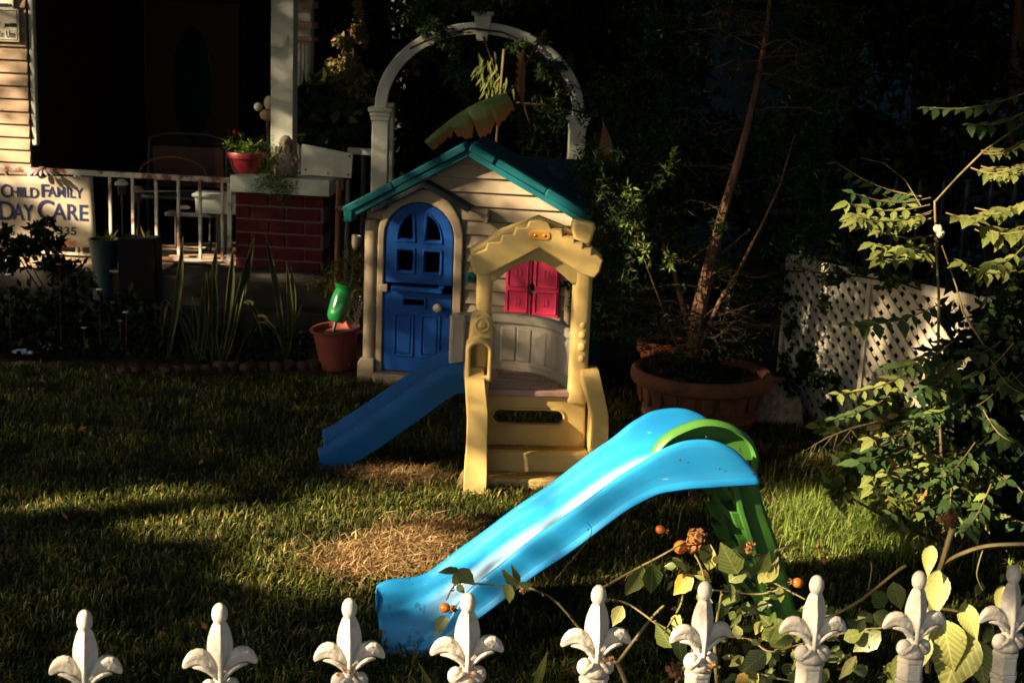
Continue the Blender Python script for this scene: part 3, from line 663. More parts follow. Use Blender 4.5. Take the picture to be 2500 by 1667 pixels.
# gable trim in segments, hood over the door, roof
def trim(a, b, th, dep, y=-.10, name='gable_trim'):
    (x0,z0),(x1_,z1_) = a, b; d = V((x1_-x0,0,z1_-z0)); n = V((-d.z,0,d.x)).normalized()
    if n.z < 0: n = -n
    pts = [V((x0,0,z0)),V((x1_,0,z1_)),V((x1_,0,z1_))+n*th,V((x0,0,z0))+n*th]
    MB().prism([(p.x,p.z) for p in pts], y, y+dep, 1).build(name, M['teal'], ph, .010, seg=2)
def on(s, dz=0): return (s, gz(s)+dz-.012)
trim(on(-.105),on(.20),.050,.14); trim(on(.197,.004),on(.50,.004),.046,.13,-.093); trim(on(.497),(APX[0]-.004,APX[1]-.012),.052,.145,-.106)
trim((APX[0]+.0,APX[1]-.012),on(.80),.052,.145,-.105); trim(on(.797,.003),on(1.12,.003),.046,.13,-.093); trim(on(1.117),on(1.40),.050,.14)
MB().box((-.085,-.03,1.052),(.06,.14,.075)).build('trim_end', M['teal'], ph, .012); MB().box((1.385,-.03,1.085),(.05,.14,.10)).build('trim_end', M['teal'], ph, .012)
for a,b in ((-.10,APX[0]),(APX[0],1.40)):
    p = [(a,gz(a)),(b,gz(b)),(b,gz(b)+.03),(a,gz(a)+.03)]
    MB().prism([(x,z) for x,z in p], .04, .55, 1).build('roof_panel', M['teal_dark'], ph, .006)
    p = [(a,gz(a)-.050),(b,gz(b)-.050),(b,gz(b)-.012),(a,gz(a)-.012)]
    MB().prism([(x,z) for x,z in p], -.085, .02, 1).build('soffit', M['teal'], ph, .004)
d0, d1 = HOUSE.hit(1040,447,-.05), HOUSE.hit(1150,510,-.05)
MB().beam((d0.x,-.055,d0.z),(d1.x,-.055,d1.z),.13,.036).build('door_hood', M['navy'], ph, .006)
d2 = HOUSE.hit(1192,535,-.05); MB().box((d2.x-.012,-.02,d2.z+.012),(.03,.07,.085)).build('hood_bracket', M['tan'], ph, .008)
MB().beam((d1.x+.0,-.03,d1.z-.004),(d2.x,-.03,d2.z+.035),.08,.022).build('hood_bracket', M['tan'], ph, .006)
MB().beam((d0.x+.01,-.045,d0.z+.004),(.06,-.045,1.09),.10,.03).build('door_hood', M['navy'], ph, .006)
# rear cross roof with shingle rows
rb = HOUSE.hit(1430,390,.75)
xa_, xb_ = .78, 1.46; zt2 = HOUSE.hit(1350,388,.72).z; zb2 = 1.0
rr = MB().prism([(.30,zb2),(.72,zt2),(.78,zt2),(.98,zb2)], xa_, xb_, 0).build('cross_roof', M['teal_dark'], ph, .01)
n_ = 6
for i in range(n_):
    u0, u1 = i/n_, (i+1)/n_; x = xa_+.01+(.04 if i % 2 else 0)
    while x < xb_-.03:
        x2 = min(x+.105, xb_-.004); y0_, y1_ = .30+.42*u0, .30+.42*u1; z0_, z1_ = zb2+(zt2-zb2)*u0, zb2+(zt2-zb2)*u1
        MB().add([(x,y0_-.018,z0_+.002),(x2-.008,y0_-.018,z0_+.002),(x2-.008,y1_-.004,z1_),(x,y1_-.004,z1_),(x,y0_+.01,z0_),(x2-.008,y0_+.01,z0_),(x2-.008,y1_+.01,z1_-.01),(x,y1_+.01,z1_-.01)],
            [(0,1,2,3),(7,6,5,4),(0,4,5,1),(1,5,6,2),(2,6,7,3),(3,7,4,0)]).build('shingle', M['teal_dark'], rr, smooth=0)
        x = x2
MB().box((1.36,.6,.5),(.12,.7,1.0)).build('rear_extension', M['teal_dark'], ph, .02)

# ---------------------------------------------------------------- climbing tower with its slide
tw = fthing('climbing_tower', 'cream plastic climbing tower with stepped arch and small blue slide', 'climbing frame', TOWER)
L_ = TOWER.hit
# rails either side of the steps: a thick bar sloping forward and down to the ground, with a side panel behind
def stringer(back, front, foot, side):
    path_ = [(back,.245,.500),(back,.19,.505),(((back[0]+front[0])/2,(back[1]+front[1])/2),.105,.432),(front,.02,.348),(front,.002,.325),(front,-.006,.25),(foot,-.014,.10),(foot,-.02,.0)]
    dirs_ = []
    rings_ = []
    for i,((xa,xb),y,z) in enumerate(path_):
        y0_,z0_ = path_[max(i-1,0)][1:]; y1_,z1_ = path_[min(i+1,len(path_)-1)][1:]; t_ = V((0,y1_-y0_,z1_-z0_)).normalized(); n__ = V((0,t_.z,-t_.y))
        c_ = V((0,y,z)); w_ = xb-xa
        rings_.append([c_+V((xa+w_*f_,0,0))+n__*d_ for f_,d_ in ((0,.08),(0,.018),(.14,.004),(.5,.0),(.86,.004),(1,.018),(1,.08))])
    MB().loft(rings_).build('side_rail', M['cream'], tw, .004, 38)
    xa,xb = (front[0]+.012,front[0]+.040) if side > 0 else (front[1]-.040,front[1]-.012)
    MB().prism([(.01,.0),(.30,.0),(.30,.49),(.19,.48),(.03,.34)], xa, xb, 0).build('side_panel', M['cream'], tw, .006)
stringer((-.319,-.225),(-.305,-.205),(-.312,-.200),-1); stringer((.262,.352),(.305,.384),(.318,.392),1)
MB().prism([(-.352,0),(-.30,.0),(-.30,.10),(-.322,.07)], -.035,.06,1).build('foot', M['cream'], tw, .012)
MB().box((.385,.05,.30),(.022,.07,.10)).build('shoulder', M['cream'], tw, .008)
# steps
MB().box((.05,.055,.03),(.53,.13,.06)).build('step', M['cream'], tw, .010); MB().box((.05,.14,.082),(.53,.06,.164)).build('step', M['cream'], tw, .010)
MB().box((.05,.165,.082),(.53,.12,.156)).build('step', M['cream'], tw, .008)
MB().box((.05,.068,.0615),(.50,.075,.004)).build('tread', M['cream_dirty'], tw, .0015); MB().box((.05,.178,.1625),(.50,.075,.008)).build('tread', M['cream_dirty'], tw, .002)
plate('tread_emblem', M['cream_dirty'], tw, [ell(0,0,.10,.030,0,350,24), ell(0,0,.085,.021,0,350,24)], 0, .006, .002).matrix_local = Matrix.Translation((.02,.178,.166)) @ Matrix.Rotation(R(-90),4,'X')
rise = [(-.215,.10),(.312,.10),(.300,.428),(-.215,.428)]
def sh_(d): return rrect(-.165-d,.272-d,.192+d,.348+d,.037+d*.9,6)
plate('riser', M['cream'], tw, [rise, sh_(0)], .225, .05, .010, seg=3)
plate('hole_rim', M['cream'], tw, [sh_(.012), sh_(-.002)], .219, .03, .006)
# deck
import functools
deck = [(-.26,.222),(.262,.222)]+[(.262*math.cos(R(a))*1.0+.0, .222+.50*math.sin(R(a))) for a in range(8,90,8)]+[(-.05,.735),(-.26,.76)]
MB().prism(deck, .425,.452,2).build('deck', M['deck'], tw, .004)
MB().box((.022,.212,.438),(.455,.026,.034)).build('deck_lip', M['mauve'], tw, .009)
# posts
for xa,xb in ((-.272,-.192),(.206,.302)):
    c = (xa+xb)/2; w_ = xb-xa
    MB().loft([[(c+w_*.5*math.copysign(abs(math.cos(a))**.6,math.cos(a)), .235+.05*math.copysign(abs(math.sin(a))**.6,math.sin(a)), z) for a in [i*math.pi/10 for i in range(20)]] for z in (.40,.7,1.10)]).build('post', M['cream'], tw)
for z_,r_ in ((.60,.016),(.66,.02),(.72,.018),(.77,.014)):
    MB().ball((.262,.183,z_+.03),r_,(1,.35,1.1)).build('embossed_mark', M['cream'], tw)
# left side: knob housing and pocket
kb = [(-.300,.715),(-.182,.715),(-.185,.80),(-.19,.835),(-.222,.862),(-.262,.86),(-.29,.835),(-.296,.79)]
plate('knob_housing', M['cream'], tw, [kb], .165, .10, .018, seg=3)
MB().lathe([(.045,0),(.043,.014),(.034,.022),(.026,.018),(.018,.02),(.012,.027),(.001,.028)], (-.238,.170,.795), 24, Matrix.Rotation(R(90),3,'X')).build('knob', M['cream'], tw)
po = rrect(-.316,.515,-.186,.735,.05); po = [(-.316,.515),(-.186,.515),(-.186,.675)]+ell(-.251,.675,.065,.058,0,180,10)
pi_ = [(-.292,.548),(-.206,.548),(-.206,.672)]+ell(-.249,.672,.043,.034,0,180,10)
plate('pocket', M['cream'], tw, [po, pi_], .11, .13, .012, seg=3); plate('pocket_back', M['orange'] if False else M['cream_dirty'], tw, [pi_], .20, .01, .001)
# stepped arch top
arch = [(-.311,1.142),(-.306,1.10),(-.29,1.055),(-.253,1.04),(-.194,1.062),(.022,1.188),(.238,1.062),(.297,1.046),(.325,1.078),(.338,1.14),(.303,1.163),(.279,1.163),(.279,1.194),(.235,1.194),(.235,1.222),(.192,1.222),(.192,1.25),(.135,1.25),(.128,1.285),(.075,1.285),(.06,1.318),(.02,1.325),(-.031,1.318),(-.042,1.286),(-.092,1.283),(-.104,1.25),(-.157,1.248),(-.168,1.212),(-.228,1.208),(-.238,1.172)]
plate('arch_roof', M['cream'], tw, [arch], .13, .035, .009, seg=3)
back = [(-.311,1.16),(-.303,1.08),(-.253,1.05),(.022,1.19),(.297,1.05),(.338,1.15),(.20,1.27),(.02,1.335),(-.16,1.262)]
plate('arch_back', M['cream'], tw, [back], .166, .10, .02, seg=3)
inn = [(-.245,1.02),(-.19,1.0)]+[(-.19+.393*i/14,1.0+.112*math.sin(math.pi*i/14)) for i in range(1,14)]+[(.203,1.0),(.262,1.02),(.262,1.07),(.022,1.21),(-.245,1.07)]
plate('arch_lining', M['cream'], tw, [inn], .19, .11, .012)
chim = [(.190,1.238),(.232,1.222),(.262,1.205),(.276,1.23),(.292,1.295),(.288,1.312),(.272,1.318),(.192,1.329),(.18,1.315),(.178,1.285)]
plate('chimney', M['cream'], tw, [chim], .118, .10, .014, seg=3)
lb = plate('label_plate', M['orange'], tw, [rrect(-.030,1.226,.074,1.271,.018)], .1265, .008, .003)
for x in (.0,.046): MB().ball((x,.126,1.249),.007,(1,.5,1)).build('bolt', M['metal'], lb)
# dirt and dead leaf bits lying on the arch, the deck and the treads
def debris(pts_, n, sx_, sy_, nm='debris'):
    b_ = MB()
    for k in range(n):
        q_ = random.choice(pts_); c_ = V(q_)+V((random.gauss(0,sx_),random.gauss(0,sy_),.003)); a_ = random.uniform(0,6.28); l_ = random.uniform(.003,.009); e_ = V((math.cos(a_),math.sin(a_),.3))*l_; f_ = V((-math.sin(a_),math.cos(a_),.5))*l_*.5
        b_.add([c_-e_,c_+f_,c_+e_,c_-f_],[(0,1,2,3)])
    o_ = b_.build(nm, M['brownleaf'], tw, 0, 0); o_['kind'] = 'stuff'
debris([(.10,.145,1.288),(.125,.15,1.287),(.16,.15,1.253),(.21,.15,1.225)], 90, .014, .008); debris([(.0,.5,.453),(.1,.42,.453),(-.1,.55,.453),(.15,.35,.453)], 150, .05, .08); debris([(0,.19,.167),(.1,.19,.167),(-.1,.19,.167),(0,.07,.064),(.15,.07,.064)], 60, .06, .012)
# curved railing
o = V((.1,6.70,0))
def tl(p): q_ = V(p)-TOWER.o; return V((q_.dot(TOWER.t), q_.dot(TOWER.n), q_.z))
ctrl = [tl(G(x,y,.745)) for x,y in ((1112,806),(1160,808),(1230,815),(1300,829),(1350,846),(1398,872))]
ctrl = [V((p.x, max(p.y,.24), 0)) for p in ctrl]
ctrl = [V((-.37,.60,0)),V((-.25,.66,0)),V((-.08,.66,0)),V((.07,.60,0)),V((.17,.47,0)),V((.235,.27,0))]
def spl(c, n=28):
    out = []
    for i in range(n+1):
        t_ = i/n*(len(c)-1); k = min(int(t_), len(c)-2); f = t_-k
        p0_,p1_,p2_,p3_ = c[max(k-1,0)],c[k],c[k+1],c[min(k+2,len(c)-1)]
        out.append(.5*((2*p1_)+(p2_-p0_)*f+(2*p0_-5*p1_+4*p2_-p3_)*f*f+(3*p1_-p0_-3*p2_+p3_)*f**3))
    return out
rc = spl(ctrl)
def ribbon(pts, z0, z1, th, name, mat, par, bev=.008):
    rings = []
    for i,p in enumerate(pts):
        t_ = (pts[min(i+1,len(pts)-1)]-pts[max(i-1,0)]).normalized(); n__ = V((-t_.y,t_.x,0))
        rings.append([p+n__*th/2+V((0,0,z0)),p-n__*th/2+V((0,0,z0)),p-n__*th/2+V((0,0,z1)),p+n__*th/2+V((0,0,z1))])
    return MB().loft(rings).build(name, mat, par, bev)
ribbon(rc, .44,.735, .028, 'railing_panel', M['grey'], tw, .006); ribbon(rc, .70,.755, .060, 'railing_top', M['grey'], tw, .022)
ribbon(rc, .445,.485, .05, 'railing_base', M['grey'], tw, .010)
for k in range(7):
    i0 = 3+k*3.5; seg_ = rc[int(i0):int(i0)+4]; ribbon(seg_[:4], .50,.685,.044,'railing_slat',M['grey'],tw,.010)
MB().box((-.345,.60,.62),(.085,.06,.26)).build('railing_end', M['grey'], tw, .014)
MB().box((-.345,.58,.2),(.03,.08,.42)).build('leg', M['navy'], tw, .008)
MB().box((.24,.6,.22),(.06,.06,.44)).build('leg', M['navy'], tw, .008)
# small blue slide
sd = MB(); ring = []
path = [(-.22,.49,.452),(-.30,.49,.452),(-.375,.49,.435),(-.45,.487,.385),(-.60,.472,.270),(-.80,.448,.125),(-.93,.436,.048),(-1.03,.43,.028)]
path = spl([V(p) for p in path], 24); rings = []
for i,p in enumerate(path):
    u_ = i/24; t_ = (path[min(i+1,24)]-path[max(i-1,0)]).normalized(); y_ = V((0,1,0)); n__ = y_.cross(t_).normalized(); n__ = n__ if n__.z > 0 else -n__
    hf = .185; wl = .115 if u_ < .8 else .115-.03*((u_-.8)/.2); b_ = -.045
    sec = [(-hf+.01,b_),(-hf-.004,wl*.45),(-hf,wl-.010),(-hf+.006,wl),(-hf+.026,wl),(-hf+.034,wl-.008),(-hf+.050,.025),(-hf+.075,.006),(0,0)]
    sec = sec+[(-a_,c_) for a_,c_ in sec[::-1][1:]]+[(0,b_)]
    rings.append([p+y_*a_+n__*c_ for a_,c_ in sec])
MB().loft(rings).build('slide', M['navy_slide'], tw, .003, 42)

# ---------------------------------------------------------------- big blue slide with green ladder
sl_ = fthing('garden_slide', 'bright blue plastic slide with green ladder in front of the tower', 'slide', SLIDE)
W_ = .47
# floor line (x,z), near rim and far rim heights follow the photographed outline
def lerp(tab, x):
    for (a0,b0),(a1,b1) in zip(tab, tab[1:]):
        if x <= a1: f = (x-a0)/(a1-a0); f = f*f*(3-2*f)*.35+f*.65; return b0+(b1-b0)*f
    return tab[-1][1]
floor_ = [(0,.040),(.06,.052),(.12,.062),(.20,.092),(.30,.160),(.6,.375),(.9,.588),(.98,.632),(1.08,.665),(1.2,.672),(1.37,.655)]
far_ = [(0,.085),(.03,.108),(.08,.118),(.15,.120),(.20,.132),(.28,.195),(.345,.250),(.6,.440),(.9,.665),(1.0,.750),(1.06,.785),(1.13,.802),(1.2,.800),(1.27,.778),(1.33,.735),(1.37,.690)]
rim_ = [(0,.012),(.06,.020),(.14,.040),(.20,.085),(.25,.165),(.30,.245),(.345,.287),(.6,.490),(.9,.707),(1.0,.772),(1.06,.795),(1.13,.806),(1.2,.797),(1.27,.765),(1.33,.705),(1.37,.660)]
bot_ = [(0,-.03),(.14,-.03),(.20,.020),(.26,.085),(.30,.125),(.6,.352),(.9,.572),(.98,.612),(1.1,.628),(1.37,.640)]
xs = [0,.012,.04,.08,.12,.16,.20,.24,.28,.32,.38,.45,.55,.65,.75,.85,.90,.94,.98,1.02,1.06,1.10,1.15,1.20,1.25,1.29,1.32,1.35,1.37]
rings = []
for x in xs:
    f_, r_, g_, b_ = lerp(floor_,x), lerp(rim_,x), lerp(far_,x), lerp(bot_,x)
    n0 = min(f_, r_+.004); d = max(r_-f_, .004); e = max(g_-f_, .01)
    sec = [(.004,b_-.008),(-.020,b_-.006),(-.026,b_+.004),(-.020,b_+.014),(-.004,b_+.022),(0,min(r_-.012,b_+.05)),(.002,r_-.010),(.010,r_),(.026,r_),(.034,r_-.008),(.052,n0+d*.30),(.080,n0+d*.05),(.13,n0*.6+f_*.4),(W_/2,f_)]
    sec += [(W_-.13,f_+.0),(W_-.080,f_+e*.07),(W_-.050,f_+e*.32),(W_-.034,g_-.010),(W_-.026,g_),(W_-.006,g_),(W_,g_-.010),(W_,b_+.03),(W_+.02,b_+.008),(W_+.016,b_-.006)]
    sec += [(W_-.03,b_-.004),(W_-.055,max(b_,f_-.03)),(W_/2,max(b_,f_-.03)),(.055,max(b_,n0-.03)),(.03,b_-.004)]
    rings.append([V((x,a,z)) for a,z in sec])
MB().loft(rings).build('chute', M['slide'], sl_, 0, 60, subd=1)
# green hoop (handrail shell) between the side panels
for yh, nm in ((.075,'handrail'),):
    pts = [V((.985,yh,.735)),V((1.0,yh,.765)),V((1.045,yh,.806)),V((1.13,yh,.842)),V((1.20,yh,.845)),V((1.27,yh,.825)),V((1.335,yh,.778)),V((1.365,yh,.715)),V((1.362,yh,.665))]
    pts = spl(pts, 26); rings = []
    for i,p in enumerate(pts):
        t_ = (pts[min(i+1,len(pts)-1)]-pts[max(i-1,0)]).normalized(); n__ = V((-t_.z,0,t_.x)); y_ = V((0,1,0))
        rings.append([p+y_*a_+n__*b__ for a_,b__ in ((-.030,-.002),(-.022,.010),(0,.014),(.022,.010),(.030,-.002),(.018,-.008),(-.018,-.008))])
    hp = MB().loft(rings).build('handrail', M['green'], sl_, 0, 50)
    web = [(p.x,p.z) for p in pts]; web = web+[(1.2,.66),(1.05,.69)]
    plate('handrail_web', M['green'], hp, [web], yh+.010, .012, .003)
# ladder rails
for y0_, nm in ((.015,0),(W_-.075,1)):
    cl = [(1.262,.64,.10),(1.30,.52,.105),(1.355,.38,.112),(1.41,.22,.118),(1.45,.08,.122),(1.462,.0,.125)]
    rings = []
    for x,z,w_ in cl: rings.append([V((x,y0_,z)),V((x+.022,y0_-.006,z+.004)),V((x+.026,y0_+.012,z+.004)),V((x+w_-.012,y0_+.010,z+.012)),V((x+w_,y0_+.02,z+.014)),V((x+w_,y0_+.06,z+.014)),V((x,y0_+.06,z))])
    lr = MB().loft(rings).build('ladder_rail', M['green'], sl_, .005, 40)
    for z in (.12,.20,.33,.42,.52):
        x = np.interp(z,[0,.22,.38,.64],[1.462,1.41,1.355,1.262]); MB().prism([(x-.035,z),(x+.02,z-.005),(x+.02,z-.07),(x-.005,z-.06)], y0_+.008,y0_+.05,1).build('rung_end', M['green'], lr, .003)
for z in (.12,.27,.42,.55):
    x = float(np.interp(z,[0,.22,.38,.64],[1.462,1.41,1.355,1.262])); MB().box((x+.05,W_/2,z),(.085,W_-.1,.028)).build('rung', M['green'], sl_, .008)
# leaf litter caught on the slide
lm = leaf_mesh('dead_leaf', M['brownleaf'], .5, .3, .4)
for i,(x,y,z) in enumerate(((1.20,-.004,.70),(1.33,-.004,.68),(1.05,-.004,.735),(1.28,.02,.768),(.11,.17,.045),(1.16,.05,.803))):
    p = SLIDE.w((x,y,z)); t = thing('fallen_leaf', ('tiny brown leaf stuck on the blue slide side panel','tiny brown leaf near the end of the slide side panel','speck of leaf high on the slide side panel','brown leaf caught at the green handrail','curled brown leaf lying in the foot of the blue slide','speck of leaf on the top rim of the slide')[i], 'leaf', p, 0, 'leaf litter on the slide')
    s_ = .05 if i == 4 else .014; put_leaf(lm, 'blade', p+V((0,-.004,.003)), p+V((s_*.8,-.004,-s_*.3 if i != 4 else .012)), t, (0,-1,.3) if i != 4 else (0,-.2,1), 1.0)

# ---------------------------------------------------------------- white picket fence
fe = fthing('picket_fence', 'white cast iron picket fence with fleur-de-lis finials along the pavement', 'fence', FENCE)
def finial(b):
    # bud with ribs
    rings = []; prof = [(.004,.024),(.012,.032),(.0185,.046),(.0205,.060),(.0185,.074),(.013,.088),(.0085,.096)]
    for r_,z in prof:
        ring = []
        for k in range(20):
            a_ = k*2*math.pi/20; rr_ = r_*(1+.34*max(0,math.cos(4*a_))**3-.16); ring.append(V((rr_*math.cos(a_),rr_*.72*math.sin(a_),z)))
        rings.append(ring)
    b.loft(rings); b.ball((0,0,.104),.0135,(1,1,1.08),14,10)
    for s_ in (-1,1):
        pts = [V((s_*.004,0,.018)),V((s_*.014,-.001,.040)),V((s_*.030,-.001,.0505)),V((s_*.044,0,.0495)),V((s_*.055,0,.041)),V((s_*.060,.0,.034))]
        rg = []; ws = [.008,.0125,.0150,.0135,.0085,.002]
        for i,p in enumerate(pts):
            t_ = (pts[min(i+1,5)]-pts[max(i-1,0)]).normalized(); n__ = V((-t_.z,0,t_.x))*s_; w_ = ws[i]
            rg.append([p+n__*w_*.9,p+n__*w_*.45-V((0,w_*.9,0)),p-n__*w_*.1-V((0,w_*.55,0)),p-n__*w_*.55-V((0,w_*.75,0)),p-n__*w_*1.1,p-n__*w_*.4+V((0,w_*.8,0)),p+n__*w_*.45+V((0,w_*.8,0))])
        b.loft(rg)
        b.ball((s_*.0185,-.006,.006),.0135,(1.05,.95,.95),12,8)                          # curl at the base
        b.tube([V((s_*.022,-.019,.004)),V((s_*.012,-.020,.010)),V((s_*.004,-.017,.016))],[.003,.004,.0035],6)
    b.tube([V((0,-.009,.080)),V((0,-.0165,.058)),V((0,-.0160,.026)),V((0,-.012,.004)),V((0,-.010,-.01))],[.003,.0046,.0048,.0050,.005],7)
    for s_ in (-1,1): b.tube([V((0,-.012,.016)),V((s_*.012,-.016,.030)),V((s_*.030,-.013,.039)),V((s_*.046,-.007,.037))],[.003,.0042,.0042,.0015],6)
    b.lathe([(.020,-.012),(.024,-.004),(.022,.004),(.014,.010),(.006,.026)],(0,0,0),16)
ZF = 1.334-.1185*1.27
fin = MB(); finial(fin); fin.v = [(x*.98,y,z*1.27 if z > 0 else z) for x,y,z in fin.v]
hexa = [(math.cos(R(a))*.0245,math.sin(R(a))*.0215) for a in range(0,360,60)]
pk = MB()
for z0,z1,sc in ((-.020,-.011,1.06),(-.052,-.020,1.0),(-.062,-.052,1.10),(-.075,-.062,1.0),(-ZF,-.075,.80)):
    pk.loft([[V((x*sc,y*sc,z0)) for x,y in hexa],[V((x*sc,y*sc,z1)) for x,y in hexa]])
fm = pm_ = None
PXF = [-140,204,537,857,1147,1463,1720,1995,2243,2475,2700]
for i,px in enumerate(PXF):
    x = FENCE.hit(px, 1430).x
    if fm is None:
        po_ = pk.build('picket', M['white'], fe, .002, 30); fo = fin.build('finial', M['white'], po_, 0, 40); fo.modifiers.new('round','SUBSURF').render_levels = 1
        pm_, fm = po_, fo
    else:
        po_ = pm_.copy(); COL.objects.link(po_); fo = fm.copy(); COL.objects.link(fo); fo.parent = po_
    po_.location = (x,0,ZF+random.uniform(-.003,.003)); po_.scale = (random.uniform(.94,1.05),1,1); po_.rotation_euler = (random.uniform(-.03,.03),random.uniform(-.015,.015),random.uniform(-.12,.12))
for z in (ZF-.22,.22): MB().box((.7,0,z),(2.6,.018,.035)).build('rail', M['white'], fe, .003)
# yellow petals caught in the finials
for px,py,lab in ((857,1640,'dried yellow petals caught on the third finial from the left'),(1147,1640,'dried yellow petals caught on the fourth finial from the left'),(1475,1612,'small yellow blossom caught on the fifth finial'),(1735,1625,'brown petals caught on the sixth finial from the left')):
    p = FENCE.wpx(px,py,-.024); t = thing('caught_petals', lab, 'petals', p, 0, 'petals caught in the fence finials')
    b_ = MB()
    for k in range(16):
        c_ = V((random.gauss(0,.010),random.uniform(-.003,.003),random.gauss(0,.005))); e_ = V((random.uniform(-1,1),random.uniform(-.4,.4),random.uniform(-1,1)))*.005; f_ = V((random.uniform(-1,1),random.uniform(-.6,.1),random.uniform(-1,1)))*.006
        b_.add([c_,c_+e_,c_+e_+f_,c_+f_],[(0,1,2,3)])
    b_.build('petal_clump', M['bloom'], t, 0, 0)
# ---------------------------------------------------------------- arbor behind the playhouse
AY = 10.05
pL, pR = at(930,300,AY), at(1410,310,AY); cx = (pL.x+pR.x)/2; hw = (pR.x-pL.x)/2; zsp = at(930,262,AY).z
ar = thing('garden_arbor', 'white garden arbor with round arch and keystone overgrown by vines', 'arbor', (cx,AY,0))
top = at(1180,70,AY).z; vr = top-zsp
rings = []
for i in range(29):
    a_ = math.pi*i/28; c = V((-hw*math.cos(a_),0,zsp+vr*math.sin(a_))); n__ = V((-math.cos(a_),0,math.sin(a_)))
    rings.append([c+n__*b__+V((0,d_,0)) for b__,d_ in ((-.038,-.055),(.034,-.055),(.042,-.047),(.042,.055),(-.038,.055),(-.038,-.02),(-.031,-.033))])
MB().loft(rings).build('arch', M['post'], ar, 0, 40)
ks = [(-.035,zsp+vr-.085),(.035,zsp+vr-.085),(.06,zsp+vr+.085),(-.06,zsp+vr+.085)]
MB().prism(ks,-.09,.08,1).box((0,0,zsp+vr+.10),(.15,.19,.03)).build('keystone', M['post'], ar, .006)
for s_ in (-1,1):
    p_ = MB().box((s_*hw,0,zsp/2-.03),(.115,.115,zsp-.06)).build('post', M['post'], ar, .006)
    MB().box((s_*hw,0,zsp-.015),(.17,.16,.03)).box((s_*hw,0,zsp-.045),(.145,.14,.03)).box((s_*hw,0,zsp-.075),(.13,.13,.03)).build('capital', M['post'], p_, .005)
    MB().box((s_*hw,.5,zsp/2),(.10,.10,zsp)).build('post', M['post'], ar, .006)
def px_cloud(specs, Ysp=.35):
    """points in soft blobs set at pixel x,y and depth Y: (x,y,Y,rx,rz,n) radii in metres"""
    return cloud([(*at(x,y,Y), rx, Ysp, rz, n) for x,y,Y,rx,rz,n in specs])
vt = thing('arbor_vine', 'feathery green vine draped over the crown of the white arbor arch', 'vine', (cx,AY,0))
org = np.array([cx,AY,0])
P_ = px_cloud([(1060,55,AY-.10,.16,.14,650),(1020,25,AY,.22,.12,800),(1110,105,AY-.06,.10,.10,220),(1230,150,AY+.2,.3,.16,900),(1320,150,AY-.08,.14,.14,380),(1120,190,AY+.25,.2,.3,700),(1380,210,AY-.06,.08,.22,420),(1300,110,AY-.08,.16,.08,420),(1010,130,AY+.25,.1,.15,250),(1310,250,AY+.25,.28,.35,1000),(1180,0,AY-.05,.35,.10,700)],.12)-org
leaves('foliage', M['f_vine'], P_, .055, .012, vt, .5)
b_ = MB()
for x0_,y0_,x1__,y1__ in ((1000,120,1150,70),(1150,70,1300,110),(1300,110,1400,240),(1180,90,1230,250),(1240,250,1480,290)): A,B = at(x0_,y0_,AY-.1),at(x1__,y1__,AY-.1); b_.tube([A-V(org),(A+B)/2-V(org)+V((0,0,.03)),B-V(org)],.008,5)
b_.build('stem', M['twig'], vt)
# banana leaf hanging under the arch
A, B = at(1238,228,9.6), at(1036,345,9.5); bl = thing('banana_leaf', 'torn green banana leaf with brown edges hanging under the arch', 'leaf', A)
me = bpy.data.meshes.new('blade'); vs = []; fs = []; n_ = 60
for i in range(n_+1):
    u = i/n_; c = A.lerp(B,u)+V((0,0,.03*math.sin(u*3.14)))-A; hu, hd = .012+.022*math.sin(u*3.1), .185*math.sin(min(1,u*1.1+.16)*2.9)+.012
    hd *= 1-.62*math.exp(-((i-29)/1.6)**2)-.5*math.exp(-((i-44)/1.2)**2)-.3*math.exp(-((i-14)/1.0)**2); hd *= 1+.05*math.sin(i*1.9)
    vs += [c+V((.01,.03,hu*.9)), c+V((0,-.02,0)), c+V((.03,0,-hd*.5+random.uniform(-.006,.006))), c+V((.055,.03,-hd+random.uniform(-.012,.012)))]
for i in range(n_):
    for j in range(3): k = i*4+j; fs.append((k,k+4,k+5,k+1))
mb_, nt_, bs_ = nodes('banana_leaf_colour')
tc = nt_.nodes.new('ShaderNodeTexCoord'); sx_ = nt_.nodes.new('ShaderNodeUVMap'); 
me.from_pydata([tuple(v) for v in vs],[],fs); uv = me.uv_layers.new(name='UVMap')
for l in me.loops: uv.data[l.index].uv = ((l.vertex_index//4)/n_, (l.vertex_index%4)/3)
sp_ = nt_.nodes.new('ShaderNodeSeparateXYZ'); nt_.links.new(tc.outputs['UV'], sp_.inputs[0])
mr = nt_.nodes.new('ShaderNodeMapRange'); mr.inputs[1].default_value = .42; mr.inputs[2].default_value = .98; nt_.links.new(sp_.outputs[1], mr.inputs[0])
ad = nt_.nodes.new('ShaderNodeMath'); ad.operation = 'MULTIPLY_ADD'; ad.inputs[1].default_value = .7; nt_.links.new(noise(nt_,14,3,.6,.3,.7), ad.inputs[0]); nt_.links.new(mr.outputs[0], ad.inputs[2])
m2_ = nt_.nodes.new('ShaderNodeMath'); m2_.operation = 'MULTIPLY'; nt_.links.new(ad.outputs[0], m2_.inputs[0]); nt_.links.new(mr.outputs[0], m2_.inputs[1])
wv = nt_.nodes.new('ShaderNodeTexWave'); wv.inputs['Scale'].default_value = 14; nt_.links.new(tc.outputs['UV'], wv.inputs[0])
gcol = mixcol(nt_, (.09,.15,.03), (.14,.20,.05), wv.outputs[1]); nt_.links.new(mixcol(nt_, gcol, (.42,.15,.04), m2_.outputs[0]), bs_.inputs['Base Color']); bs_.inputs['Roughness'].default_value = .5
o_ = link('blade', me, mb_, bl); me.shade_smooth()
